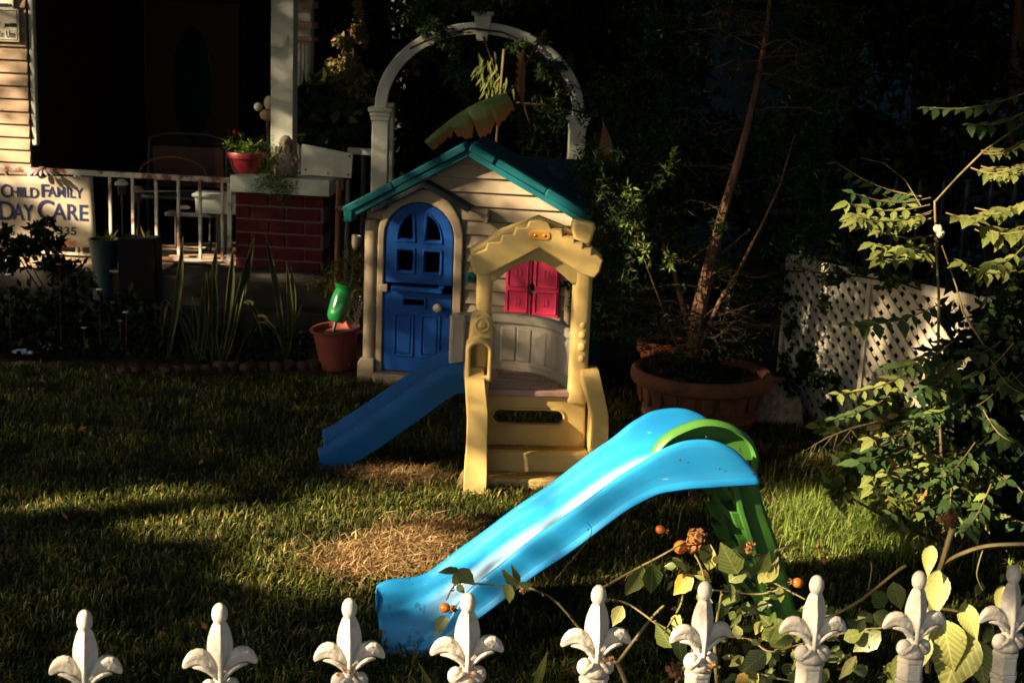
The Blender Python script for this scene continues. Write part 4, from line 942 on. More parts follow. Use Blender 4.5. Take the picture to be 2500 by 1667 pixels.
MB().tube([V((0,0,0)),V((.05,0,.05)),V((.10,.03,.16)),V((.24,.1,.42))],[.007,.009,.010,.012],7).build('stalk', M['twig'], bl)
b_ = MB()
for k in range(5):
    a0 = V((.05,-.02,.05+.05*k)); b_.add([a0,a0+V((.05,.0,.03)),a0+V((.07,-.02,-.10-random.uniform(0,.08))),a0+V((.03,-.03,-.06))],[(0,1,2,3)])
b_.add([V((.08,0,0)),V((.10,0,0)),V((.16,0,-.20)),V((.13,0,-.14))],[(0,1,2,3)]); b_.build('dead_sheath', M['brownleaf'], bl, 0, 0)

# ---------------------------------------------------------------- shrubs and trees behind
def tree(name, label, cat, base, trunk, crown, mat, ln, wd, group=None, tr=.06, droop=.3, tm='bark'):
    t = thing(name, label, cat, base, 0, group); b = V(base)
    MB().tube([V(p)-b for p in trunk], [tr*(1-.75*i/max(1,len(trunk)-1)) for i in range(len(trunk))], 8).build('trunk', M[tm], t)
    leaves('crown', mat, crown-np.array(b), ln, wd, t, droop); return t
def gr(x, y): return V((x,y,0))
tree('slender_shrub', 'narrow sunlit shrub with pinkish leaves right of the porch column', 'shrub', (at(850,150,11.2).x,11.2,0),
    [gr(at(840,150,11.2).x,11.2), at(840,300,11.2), at(860,60,11.2)], px_cloud([(878,60,11.2,.05,.2,300),(855,130,11.2,.10,.2,700),(838,190,11.2,.15,.2,1000),(850,230,11.2,.17,.16,700),(885,200,11.2,.08,.16,200)],.12), M['f_lit'], .05,.026, None,.03)
tree('broadleaf_shrub', 'dark large leaved shrub behind the white board beside the column', 'shrub', (at(800,300,11.3).x,11.3,0),
    [gr(at(815,300,11.3).x,11.3), at(812,370,11.3), at(800,280,11.3)], px_cloud([(800,270,11.2,.25,.22,260),(830,310,11.2,.25,.18,220),(780,310,11.1,.22,.12,140),(860,260,11.3,.2,.2,150)],.2), M['f_vine'], .16,.085, None,.02)
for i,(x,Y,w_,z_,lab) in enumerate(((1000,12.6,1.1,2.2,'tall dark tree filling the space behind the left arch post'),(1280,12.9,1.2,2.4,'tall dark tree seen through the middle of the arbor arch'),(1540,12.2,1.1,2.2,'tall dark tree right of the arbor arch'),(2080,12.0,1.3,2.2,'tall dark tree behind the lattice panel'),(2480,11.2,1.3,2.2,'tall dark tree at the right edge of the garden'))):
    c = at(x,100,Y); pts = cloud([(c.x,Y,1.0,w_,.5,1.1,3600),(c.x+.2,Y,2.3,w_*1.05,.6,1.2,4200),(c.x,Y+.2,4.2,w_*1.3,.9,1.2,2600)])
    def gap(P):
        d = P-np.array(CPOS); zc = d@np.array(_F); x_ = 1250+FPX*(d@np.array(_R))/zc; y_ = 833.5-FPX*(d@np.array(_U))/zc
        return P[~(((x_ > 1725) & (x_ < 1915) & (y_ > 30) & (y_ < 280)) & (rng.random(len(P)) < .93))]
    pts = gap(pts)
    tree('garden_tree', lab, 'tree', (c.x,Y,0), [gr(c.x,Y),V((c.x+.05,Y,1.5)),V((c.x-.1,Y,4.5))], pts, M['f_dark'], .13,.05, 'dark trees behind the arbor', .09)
# bright bamboo-like sprigs under the arch
sp = at(1210,180,9.9); t = thing('bamboo_spray', 'pale green narrow leaved spray glowing under the arbor arch', 'plant', (sp.x,sp.y,0))
me = leaf_mesh('narrow_leaf', M['f_trumpet'], .16, .2, .2)
b_ = MB(); bb = V((sp.x,sp.y,0)); b_.tube([bb-bb, V((.02,0,1.4)), at(1230,120,9.9)-bb],.008,5); b_.build('stem', M['stem'], t)
for i in range(80):
    x,y = random.choice(((1180,165),(1200,180),(1215,205),(1190,150),(1225,235),(1205,230))); p = at(x+random.uniform(-26,26),y+random.uniform(-26,22),9.9); put_leaf(me,'leaf',p,p+V((random.uniform(-.05,.03),random.uniform(-.03,.03),-random.uniform(.05,.10))),t,(0,-1,.3))
# blue grey neighbouring house
nh = thing('neighbour_house', 'blue grey neighbouring house wall glimpsed between dark branches', 'house', (2.6,14.4,0))
MB().box((0,1,2.6),(7.5,2,5.2)).build('wall', M['bluewall'], nh); MB().box((.0,-.04,2.22),(.9,.06,1.0)).build('window_frame', M['bluewall'], nh, .01)
MB().box((0,-.08,2.22),(.78,.03,.88)).build('pane', M['iron'], nh); MB().box((0,1,5.3),(8.2,2.8,.2)).build('roof', M['housewall'], nh)
# planter with the juniper
pc = G(1712,940,.36); pc = V((1.10,7.98,0)); rim = .40
tp = thing('terracotta_planter', 'large round terracotta planter with moulded rim holding the bare trunked juniper', 'planter', pc)
MB().lathe([(.27,0),(.29,.0),(.315,.06),(.335,.09),(.325,.105),(.345,.20),(.36,.255),(.375,.265),(.40,.275),(.41,.30),(.405,.335),(.39,.352),(.365,.352),(.35,.33),(.34,.28)], n=48).build('pot', M['terra'], tp)
for k in range(22):
    a_ = k*2*math.pi/22; rt = Matrix.Rotation(a_,3,'Z'); p_ = [(-.036,.262),(.036,.262),(.036,.19),(.018,.155),(-.018,.155),(-.036,.19)]
    vs = [rt @ V((x,-(.318+.13*(z-.105))-o2,z)) for o2 in (0,.030) for x,z in p_]
    MB().add(vs,[tuple(range(6)),tuple(range(11,5,-1))]+[(i,i+6,(i+1)%6+6,(i+1)%6) for i in range(6)]).build('moulded_panel', M['terra'], tp, .008)
MB().lathe([(.345,.31),(.01,.33)], n=24).build('potting_soil', M['soil'], tp)
leaves('ground_cover', M['f_dark'], cloud([(0,0,.36,.30,.30,.05,700)]), .05,.02, tp)['kind'] = 'stuff'
rp2 = thing('orange_clay_pot', 'orange terracotta pot tucked behind the left side of the large planter', 'flowerpot', (at(1625,850,8.5).x,8.5,0))
MB().lathe([(.12,0),(.125,.0),(.155,.33),(.175,.33),(.18,.40),(.155,.40),(.14,.33)], n=28).build('pot', M['terra_red'], rp2); MB().lathe([(.15,.37),(.01,.37)], n=16).build('potting_soil', M['soil'], rp2)
# juniper
JY = 8.0
jb = V((pc.x-.02,pc.y,.33)); jt = thing('juniper_tree', 'dark feathery juniper with sunlit leaning bare trunk in the terracotta planter', 'tree', jb)
T1 = [at(x,y,JY) for x,y in ((1690,870),(1705,760),(1735,640),(1765,520),(1795,420),(1822,320),(1845,220),(1868,100),(1885,-40),(1900,-200))]
T2 = [at(x,y,JY-.02) for x,y in ((1705,850),(1760,730),(1808,650),(1860,550),(1905,450),(1940,330))]
T3 = [at(x,y,JY+.05) for x,y in ((1700,840),(1730,700),(1760,620),(1830,560))]
T4 = [at(x,y,JY+.05) for x,y in ((1690,830),(1660,720),(1640,640),(1600,560),(1520,500))]
for T_,r_ in ((T1,[.045,.042,.036,.028,.024,.020,.016,.013,.010,.006]),(T2,[.014,.013,.010,.008,.006,.003]),(T3,[.022,.018,.013,.006]),(T4,[.02,.016,.013,.01,.006])): MB().tube([p-jb for p in T_], r_, 9).build('trunk', M['bark'], jt)
b_ = MB(); tips = []
def branch(x0,y0,dx,dy,n=5):
    p = at(x0,y0,JY+random.uniform(-.04,.04)); q_ = at(x0+dx,y0+dy,JY+random.uniform(-.35,.35)); mid = (p+q_)/2+V((0,0,random.uniform(-.03,.05)))
    mid += V((random.uniform(-.03,.03),0,random.uniform(-.05,.05))); b_.tube([p-jb,p.lerp(mid,.5)-jb+V((0,0,random.uniform(-.015,.02))),mid-jb,mid.lerp(q_,.5)-jb+V((0,0,random.uniform(-.03,.02))),q_-jb],[.005,.0042,.0034,.0025,.001],5)
    for k in range(n):
        u = random.uniform(.3,1); c = p.lerp(q_,u); e = c+V((random.uniform(-.14,.14),random.uniform(-.12,.12),random.uniform(-.10,.08))); b_.tube([c-jb,e-jb],[.003,.001],4); tips.append(e)
for k in range(46):
    u = random.uniform(0,1); i = min(int(u*8),7); f = u*8-i; P0 = ((1705,760),(1735,640),(1765,520),(1795,420),(1822,320),(1845,220),(1868,100),(1885,-40),(1900,-200))
    x = P0[i][0]*(1-f)+P0[i+1][0]*f; y = P0[i][1]*(1-f)+P0[i+1][1]*f; s_ = random.choice((-1,1)); branch(x,y,s_*random.uniform(60,230),random.uniform(-60,50))
for k in range(26): branch(1695+random.uniform(-20,30),800+random.uniform(-40,40),random.choice((-1,1))*random.uniform(60,200),random.uniform(-110,60),3)
for k in range(14): branch(random.uniform(1640,1760),random.uniform(850,920),random.uniform(-150,200),random.uniform(-90,60),2)
b_.build('twigs', M['twig'], jt, 0, 60)
P_ = px_cloud([(1470,430,7.9,.16,.20,1500),(1520,500,7.9,.22,.25,2200),(1500,620,8.0,.20,.30,1900),(1600,480,8.1,.22,.3,1700),(1560,720,8.2,.22,.25,1300),(1630,350,8.2,.24,.26,1400),(1560,250,8.3,.3,.3,1300),(1480,330,8.4,.2,.3,1000),(1950,420,8.2,.3,.3,1600),(2010,560,8.4,.3,.3,1500),(1930,300,8.3,.3,.3,1200),(1660,170,8.4,.16,.25,600),(2000,200,8.5,.35,.35,1500),(2000,60,8.3,.24,.3,900),(1660,60,8.3,.35,.25,1100),(1850,640,8.4,.2,.2,500),(1480,760,8.3,.2,.25,900),(1800,700,8.35,.25,.25,1200),(1900,600,8.3,.22,.25,1000),(1650,600,8.3,.2,.3,1000),(1700,440,8.3,.16,.25,700),(1850,400,8.3,.18,.25,800),(1600,800,8.1,.16,.12,500),(1780,850,8.05,.22,.10,500),(1650,860,7.75,.12,.05,160),(1760,560,7.9,.10,.2,160)],.22)
P2 = np.array([np.array(random.choice(tips))+rng.normal(size=3)*.035 for _ in range(2600)])
leaves('foliage', M['f_juniper'], np.concatenate([P_,P2])-np.array(jb), .045, .010, jt, .2)
# yellowish sprigs lit at the edge of the juniper
P_ = px_cloud([(1540,480,7.75,.05,.06,60),(1550,540,7.75,.10,.05,110),(1570,600,7.75,.06,.08,70),(1640,400,7.8,.04,.07,40),(1630,640,7.8,.05,.06,50)],.05)
t = thing('yellow_sprigs', 'yellowish new sprigs at the sunny left edge of the juniper', 'plant', (1.0,7.85,0)); leaves('foliage', M['f_cover'], P_-np.array([1.0,7.85,0]), .045,.014, t)
MB().tube([V((0,0,.35)),at(1560,600,7.8)-V((1,7.85,0)),at(1545,500,7.78)-V((1,7.85,0))],.004,5).build('stem', M['twig'], t)
# big curled brown leaf by the juniper
p = at(1480,370,8.0); t = thing('dried_leaf', 'large curled reddish brown leaf caught at the top of the juniper', 'leaf', p); me = leaf_mesh('dry_blade', M['brownleaf'], .7,.5,.5)
put_leaf(me,'blade',p+V((-.06,0,-.06)),p+V((.05,.02,.13)),t,(1,-.6,.3)); put_leaf(me,'blade',p+V((-.04,-.02,-.07)),p+V((.03,0,.02)),t,(-1,-.6,.3))
p = at(1440,468,7.9); t = thing('dried_leaf', 'small orange brown leaf beside the rear of the playhouse roof', 'leaf', p); put_leaf(me,'blade',p,p+V((.02,0,.06)),t,(1,-1,.2))
# concrete block and white pipe
cb_ = G(1890,1040); t = thing('concrete_block', 'rough grey concrete block beside the terracotta planter', 'block', (cb_.x-.02,cb_.y+.12,0))
MB().loft([[V((-.16,-.12,0)),V((.20,-.12,0)),V((.20,.12,0)),V((-.16,.12,0))],[V((-.14,-.12,.18)),V((.17,-.12,.15)),V((.17,.12,.15)),V((-.14,.12,.18))],[V((-.10,-.10,.26)),V((.10,-.10,.25)),V((.10,.10,.25)),V((-.10,.10,.26))]]).build('body', M['statue'], t, .012)
p = at(1765,690,8.6); t = thing('white_pipe', 'thin white standpipe behind the juniper trunk', 'pipe', (p.x,8.6,0)); MB().tube([V((0,0,0)),V((.03,0,.5)),V((.06,0,.78))],.016,8).lathe([(.022,.76),(.022,.80)],(.06,0,0),10).build('tube', M['post'], t)

# ---------------------------------------------------------------- lattice screen
LA, LB_, LC, LD = V((1.66,8.55,0)), V((2.01,7.94,0)), V((2.49,7.28,0)), V((2.95,6.65,0)); LH = .955
def lattice(a, b, label, mat):
    t = thing('lattice_panel', label, 'lattice', a, math.atan2(b.y-a.y,b.x-a.x), 'white lattice screen panels'); W = (b-a).length; pitch, sw = .088, .0335
    for dirn in (1,-1):
        k = -LH/pitch-1
        while k < (W+LH)/pitch+1:
            # line x = k*pitch + dirn-slope*z
            x0_ = k*pitch if dirn > 0 else k*pitch; pts = []
            f = (lambda z: x0_+z-0) if dirn > 0 else (lambda z: x0_-z+LH*0)
            za, zb_ = 0.0, LH-.045
            if dirn > 0: lo_, hi_ = max(za,-x0_), min(zb_,W-x0_)
            else: lo_, hi_ = max(za,x0_-W), min(zb_,x0_)
            k += 1
            if hi_-lo_ < .03: continue
            A = V((f(lo_),.006*dirn,lo_)); B = V((f(hi_),.006*dirn,hi_)); MB().beam(A,B,.008,sw,(0,-1,0) if False else (V((0,1,0)).cross(B-A))).build('slat', mat, t, smooth=0)
    MB().box((W/2,-.012,LH-.03),(W,.022,.06)).build('top_rail', mat, t, .003)
    MB().box((.012,-.012,LH/2),(.028,.03,LH)).build('end_post', mat, t, .003); return t
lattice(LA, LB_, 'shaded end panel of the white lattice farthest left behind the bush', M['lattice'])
lattice(LB_, LC, 'middle lattice panel with the sunlit upright half hidden by the leafy bush', M['lattice_lit'])
lattice(LC, LD, 'lattice panel at the right edge almost hidden by leaves', M['lattice_lit'])
# blue iron fence behind
bf = thing('iron_fence', 'dark teal iron bar fence behind the lattice', 'fence', (2.9,9.6,0))
for k in range(15):
    x = -1.0+k*.16; b_ = MB().box((x,0,.6),(.02,.02,1.2)); b_.lathe([(.012,1.2),(.026,1.24),(.004,1.34)],(x,0,0),8); b_.build('bar', M['tealiron'], bf)
for z in (.2,1.08): MB().box((.1,0,z),(2.6,.018,.03)).build('rail', M['tealiron'], bf)

# ---------------------------------------------------------------- tall compound leaved plant at right
TY = 5.9; tb = G(2300,1350); tb = V((tb.x,TY,0))
tv = thing('compound_leaf_plant', 'tall green plant with toothed compound leaves in front of the lattice', 'plant', tb)
lm1 = leaf_mesh('leaflet', M['f_trumpet'], .46,.18,.15,1.6,8,.10); lm2 = leaf_mesh('leaflet', M['f_trumpet_dark'], .48,.18,.15,1.6,8,.10)
stems = MB()
def st_(pts, r0=.011, r1=.006): 
    P = [at(x,y,Y) for x,y,Y in pts]; r0 *= .62; r1 *= .6; stems.tube([p-tb for p in P], [r0+(r1-r0)*i/(len(P)-1) for i in range(len(P))], 6)
st_([(2310,1360,5.9),(2300,1150,5.9),(2290,900,5.9),(2292,720,5.92),(2285,600,5.9),(2282,490,5.9)],.013,.008)
st_([(2284,492,5.9),(2340,430,5.85),(2400,370,5.8),(2500,300,5.8)],.008,.005)
st_([(2400,840,5.95),(2350,760,5.9),(2335,700,5.9),(2300,600,5.85)],.008,.005); st_([(2250,505,5.9),(2210,440,6.1),(2160,400,6.3),(2100,385,6.4)],.004,.002)
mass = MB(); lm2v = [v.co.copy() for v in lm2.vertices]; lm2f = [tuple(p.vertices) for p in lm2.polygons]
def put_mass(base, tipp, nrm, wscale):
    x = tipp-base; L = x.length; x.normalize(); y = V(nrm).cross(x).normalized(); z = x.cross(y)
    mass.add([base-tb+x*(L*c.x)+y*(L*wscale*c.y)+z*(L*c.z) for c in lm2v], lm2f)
nleaf_ = 0
def compound(x0,y0,Y0,x1,y1,Y1,n,ln,me,sag=.03,fold=.0,up=(0,-.45,1)):
    n = int(n*1.45+.5); ln *= .9
    A, B = at(x0,y0,Y0), at(x1,y1,Y1); d = (B-A); L = d.length; dn = d.normalized(); side = dn.cross(V(up)).normalized(); upv = V(up).normalized(); pts = []
    for i in range(n+1): u = i/n; pts.append(A+d*u-V((0,0,sag*math.sin(u*3.1))))
    stems.tube([p-tb for p in pts],[.003]*(n)+[.0012],4)
    for i in range(1,n+1):
        for s_ in (-1,1):
            if random.random() < .06: continue
            l_ = ln*random.uniform(.75,1.15)*(.8+.3*math.sin(i/n*3)); q_ = side*s_*(.85+random.uniform(-.15,.1))+dn*random.uniform(.35,.75)-V((0,0,random.uniform(.05,.5)))+V((0,random.uniform(-.2,.1),0)); q_.normalize()
            nn = upv+V((random.uniform(-.3,.3),random.uniform(-.3,.1),0)); ws_ = random.uniform(.8,1.2); l_ *= random.uniform(.7,1.15)
            global nleaf_
            if me is lm1: nleaf_ += 1
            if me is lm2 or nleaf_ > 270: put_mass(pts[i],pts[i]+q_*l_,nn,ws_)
            else: put_leaf(me,'leaf',pts[i],pts[i]+q_*l_,tv,nn,ws_)
    if me is lm1 and nleaf_ < 270: put_leaf(me,'leaf',pts[-1],pts[-1]+(dn-V((0,0,.3))).normalized()*ln*1.15,tv,upv)
compound(2270,500,5.9,2070,495,5.8,5,.075,lm1); compound(2275,515,5.9,2095,530,5.7,5,.07,lm1); compound(2280,530,5.9,2120,545,5.9,4,.06,lm1)
compound(2290,590,5.9,2130,592,5.75,4,.072,lm1); compound(2290,600,5.9,2210,605,5.6,2,.08,lm1)
compound(2400,375,5.8,2530,330,5.7,5,.07,lm1); compound(2370,410,5.8,2500,400,5.6,4,.06,lm1); compound(2310,520,5.9,2430,505,5.6,3,.10,lm1,.03); compound(2390,520,5.8,2520,480,5.6,4,.10,lm1); compound(2380,545,5.8,2510,560,5.6,4,.10,lm1)
compound(2510,225,5.8,2260,262,5.8,6,.075,lm2); compound(2520,262,5.8,2370,302,5.7,4,.075,lm2); compound(2250,480,6.0,2040,395,6.3,6,.07,lm2); compound(2230,470,6.0,2150,470,6.2,4,.06,lm2)
compound(2480,660,5.8,2350,640,5.7,4,.07,lm1); compound(2500,600,5.7,2420,640,5.6,3,.08,lm1)
compound(2290,745,5.9,2080,790,5.6,5,.085,lm2); compound(2330,830,5.9,2170,900,5.6,5,.085,lm2); compound(2340,880,5.9,2240,960,5.6,4,.09,lm2)
for y_ in (-22,16,30):
    compound(2272,505+y_,6.0,2085,500+y_*1.3,5.9,4,.068,lm1 if y_ > 0 else lm2); compound(2288,585+y_*.6,6.0,2150,590+y_*1.4,5.8,3,.07,lm1); compound(2395,390+y_,5.9,2520,360+y_*1.5,5.75,4,.065,lm1); compound(2380,530+y_,5.9,2515,520+y_*1.6,5.65,3,.09,lm1)
    compound(2300,1050+y_*2,5.85,2130,1120+y_*2.2,5.5,3,.08,lm1)
compound(2250,890,5.8,2050,960,5.5,5,.075,lm1); compound(2220,930,5.8,2040,1020,5.5,5,.075,lm1); compound(2290,1000,5.8,2120,1100,5.5,5,.085,lm1); compound(2300,1040,5.8,2100,1130,5.45,5,.095,lm1); compound(2310,1090,5.8,2190,1180,5.5,4,.085,lm1)
compound(2330,1120,5.8,2320,1230,5.5,4,.08,lm1); compound(2380,1080,5.8,2280,1180,5.5,4,.07,lm2); compound(2360,960,5.8,2260,1010,5.5,4,.09,lm2)
compound(2400,1000,5.7,2480,1080,5.5,4,.08,lm2); compound(2420,880,5.7,2500,960,5.5,4,.08,lm2); compound(2420,1180,5.6,2360,1290,5.4,4,.08,lm2)
for k in range(22):
    x = random.uniform(2270,2500); y = random.uniform(820,1240); d_ = random.uniform(90,170)*random.choice((-1,-1,1)); compound(x,y,5.85+random.uniform(-.1,.3),x+d_*.8,y+random.uniform(20,110),5.6+random.uniform(-.1,.3),3,.075,lm2 if random.random() < .8 else lm1)
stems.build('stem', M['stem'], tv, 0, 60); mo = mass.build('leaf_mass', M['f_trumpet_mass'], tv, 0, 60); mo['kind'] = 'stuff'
p = at(2292,562,5.82); b_ = MB()
for k in range(6): b_.ball(p-tb+V((random.uniform(-.014,.014),random.uniform(-.01,.01),random.uniform(-.02,.02))),.013,(1,1,1.3),7,5,.15)
b_.build('blossom', M['flower_white'], tv)
ds = thing('dense_shrub', 'dense dark green shrub at the right edge behind the tall plant', 'shrub', (2.35,6.5,0))
P_ = px_cloud([(2420,760,6.5,.25,.2,450),(2400,860,6.5,.2,.2,380),(2450,950,6.3,.25,.3,700),(2470,1150,6.1,.22,.3,800),(2380,1050,6.4,.25,.25,500),(2400,1250,6.2,.2,.15,350),(2500,800,6.2,.2,.4,800)],.2)
leaves('crown', M['f_dark'], P_-np.array([2.35,6.5,0]), .085,.045, ds); MB().tube([(0,0,0),(.02,0,.4),(-.05,0,.9)],[.03,.02,.01],7).build('trunk', M['bark'], ds)
yb = thing('yellow_green_bush', 'low dense yellow green bush around the foot of the tall plant', 'bush', (2.05,6.0,0)); o_ = np.array([2.05,6.0,0])
P_ = px_cloud([(2150,1150,5.95,.14,.13,420),(2230,1190,5.85,.14,.12,420),(2080,1050,6.15,.12,.10,240),(2320,1150,5.9,.14,.16,380),(2200,1040,6.1,.14,.13,330),(2140,1090,6.0,.12,.10,260),(2270,1240,5.75,.16,.10,360),(2180,960,6.3,.12,.10,160),(2360,1230,5.8,.14,.14,300),(2060,1190,6.0,.10,.07,160),(2280,960,6.2,.14,.12,220)],.2)
leaves('foliage', M['f_bush'], P_-o_, .062,.036, yb, .35); b_ = MB()
for k in range(26): q_ = P_[rng.integers(len(P_))]-o_; b_.tube([V((random.uniform(-.08,.25),random.uniform(-.1,.1),0)),V(q_)*.6+V((.03,0,-.02)),V(q_)],[.005,.004,.0015],4)
b_.build('stem', M['twig'], yb)
iv = thing('ivy_vine', 'small leaved dark ivy creeping over the foot of the lattice', 'vine', (1.7,8.4,0))
P_ = px_cloud([(1930,800,8.45,.07,.25,70),(1960,900,8.3,.14,.14,190),(1990,960,8.1,.18,.12,260),(1910,700,8.5,.05,.15,40),(2010,700,8.0,.06,.2,40),(2080,670,7.8,.2,.05,90),(2170,690,7.6,.15,.05,60),(1900,950,8.4,.15,.15,250)],.05)
leaves('foliage', M['f_vine'], P_-np.array([1.7,8.4,0]), .05,.04, iv); MB().tube([at(1900,660,8.45)-V((1.7,8.4,0)),at(2050,668,8.0)-V((1.7,8.4,0)),at(2200,690,7.7)-V((1.7,8.4,0)),at(2340,740,7.5)-V((1.7,8.4,0))],.006,5).build('stem', M['twig'], iv)
# dry seed stalk leaning left
A = at(2140,1030,6.0); t = thing('dry_stalk', 'dry tan seed stalk leaning out of the bush towards the slide', 'stalk', A); b_ = MB()
b_.tube([V((.15,0,.05)),V((0,0,0)),at(2080,1045,6.0)-A,at(2020,1068,6.0)-A,at(1965,1100,6.0)-A],[.006,.006,.005,.004,.002],6)
for x0_,y0_,x1__,y1__ in ((1990,1082,1960,1135),(1995,1080,1978,1120),(2035,1062,2000,1105),(2045,1060,2032,1108),(2082,1045,2045,1092)): b_.tube([at(x0_,y0_,6.0)-A,at(x1__,y1__,5.97)-A],[.004,.003],5)
b_.build('stem', M['stem'], t)

# ---------------------------------------------------------------- bed at the left: snake plants, shrubs, pots
me1 = None
def snake(label, base_px, blades, group='snake plants in the bed'):
    b0 = G(*base_px); t = thing('snake_plant', label, 'plant', b0, 0, group)
    for (xb,yb,xt,yt,w_,bend) in blades:
        w_ *= .56
        A = V((G(xb,yb).x,b0.y+random.uniform(-.06,.06),0)); B = at(xt,yt,A.y+random.uniform(-.08,.02)); n_ = 9; vs = []; ve = []; fe_ = []; fs_ = []
        sd_ = (B-A).cross(V((0,1,0))).normalized(); sd_ = V((sd_.x,random.uniform(-.4,.4),sd_.z)).normalized()
        if bend: sd_ = V((.8,.3,.35)).normalized()
        if bend: 
            C_ = at(bend[0],bend[1],A.y); cur = lambda u: A*(1-u)**2+C_*2*u*(1-u)+B*u*u
        else: cur = lambda u: A.lerp(B,u)+V((math.sin(u*3)*.02,-.03*math.sin(u*2),0))
        for i in range(n_+1):
            u = i/n_; h_ = w_*(.35+.65*math.sin(min(1,u*1.3)*1.57))*(1 if u < .62 else max(.03,1-((u-.62)/.38)**1.6)); c = cur(u)-b0; e = max(.003,h_*.14)
            vs += [c-sd_*(h_-e), c+V((0,.010,0)), c+sd_*(h_-e)]; ve += [c-sd_*h_, c-sd_*(h_-e), c+sd_*(h_-e), c+sd_*h_]
        for i in range(n_):
            for j in (0,1): k = i*3+j; fs_.append((k,k+3,k+4,k+1))
            for j in (0,2): k = i*4+j; fe_.append((k,k+4,k+5,k+1))
        lf = MB().add(vs,fs_).build('leaf', M['f_snake'], t, 0, 60); MB().add(ve,fe_).build('margin', M['f_snake_edge'], lf, 0, 60)
    return t
snake('larger snake plant with yellow edged leaves in front of the railing', (530,890), [(500,800,448,575,.045,None),(505,860,470,720,.035,None),(530,840,530,590,.05,None),(545,880,570,600,.045,None),(560,860,622,575,.055,None),(520,850,495,700,.04,None),(548,860,520,640,.04,None),(500,860,395,825,.06,(400,600)),(515,870,418,850,.04,(430,660)),(540,880,640,820,.035,(600,620)),(550,880,520,900,.035,(500,700)),(580,880,690,850,.03,(640,700)),(520,880,475,870,.03,(480,820)),(560,880,582,900,.03,(560,880)),(575,860,600,640,.03,None),(510,870,505,660,.03,None),(585,880,660,790,.025,(620,720)),(470,870,480,860,.03,(470,790))])
snake('smaller snake plant with two tall blades left of the red clay pot', (700,880), [(695,880,645,565,.04,(690,740)),(700,880,712,650,.05,None),(705,880,700,640,.035,None),(700,880,740,735,.02,(715,800))])
ls = thing('dark_rosebush', 'dark leafy bush growing in front of the day care banner', 'shrub', (G(90,900).x,9.3,0)); o_ = np.array([G(90,900).x,9.3,0])
P_ = px_cloud([(105,555,9.4,.09,.09,120),(105,600,9.4,.12,.08,180),(20,590,9.4,.12,.1,160),(60,640,9.3,.3,.12,260),(150,640,9.3,.2,.10,180),(90,760,9.2,.5,.3,1100),(250,760,9.2,.4,.25,700)],.15)
leaves('foliage', M['f_dark'], P_-o_, .07,.035, ls); b_ = MB()
for x,y in ((95,540),(20,590),(150,640),(60,620),(110,600)): b_.tube([V((random.uniform(-.05,.05),0,0)),(at(x,y,9.4)-V(o_))*.6+V((.03,0,0)),at(x,y,9.4)-V(o_)],[.008,.006,.003],5)
b_.build('stem', M['twig'], ls)
for k,(px,py,mt,lab) in enumerate(((20,740-70,'paper','tiny pale flower at the far left of the dark bed'),(144,645,'bloom','faded orange flower below the banner'),(242,706,'petal_pink','small pale flower in the dark bed below the teal pot'),(307,762,'petal_pink','small pale flower low in the dark bed left of the snake plant'),(293,783,'bloom','small orange flower low in the dark bed'),(205,800,'flower_white','pale flower low in the dark bed at the left'))):
    p = at(px,py,9.0); t = thing('bed_flower', lab, 'flower', (p.x,p.y,0), 0, 'small flowers in the dark bed'); MB().tube([(0,0,0),(0,.01,p.z)],.003,4).build('stem', M['twig'], t)
    b_ = MB(); 
    for j in range(5): b_.ball((.012*math.cos(j*1.256),.012*math.sin(j*1.256),p.z),.009,(1,1,.5),6,4)
    b_.build('blossom', M[mt], t)
leaves('bed_cover', M['f_dark'], cloud([(G(250,800).x,9.3,.05,1.2,.5,.10,1500),(G(640,820).x,9.35,.05,.6,.4,.12,900),(G(80,880).x,9.0,.03,.8,.2,.07,600)]), .06,.03).name = 'bed_cover'; tag(bpy.data.objects['bed_cover'], 'low dark ground plants in the shaded flower bed', 'ground cover', None, 'stuff')
hs = thing('garden_hose', 'pale hose lying along the edge of the raised bed', 'hose', G(700,745,.12)); hb = G(700,745,.12)
MB().tube([G(x,y,.12)-hb for x,y in ((330,702),(460,716),(560,726),(650,733),(720,738),(790,742))], .011, 6).build('tube', M['greywood'], hs)
kb_ = PORCH.w((-.4,-.62,.09)); t = thing('bed_kerb', 'low dark concrete kerb between the bed and the porch', 'kerb', kb_, PORCH.a); MB().box((-.6,0,0),(4.2,.12,.18)).build('slab', M['concrete'], t, .01)
# scalloped edging stones, each one
p0, p1 = G(300,915), G(865,895); n_ = 18
es = MB().lathe([(.0,-.02),(.062,-.02),(.062,.035),(.05,.052),(.02,.058),(.001,.058)], n=14); eo = None
for k in range(n_):
    p = p0.lerp(p1,k/(n_-1))+V((random.uniform(-.01,.01),random.uniform(-.02,.02),0))
    if eo is None: eo = es.build('edging_stone', M['edging']); o_ = eo
    else: o_ = eo.copy(); COL.objects.link(o_)
    o_.location = p; o_.rotation_euler = (random.uniform(-.15,.15),random.uniform(-.15,.15),random.uniform(0,3)); s_ = random.uniform(.85,1.1); o_.scale = (s_,s_*.8,s_)
    tag(o_, 'scalloped brown edging stone in the row between the lawn and the dark bed', 'edging stone', 'edging stones along the bed')
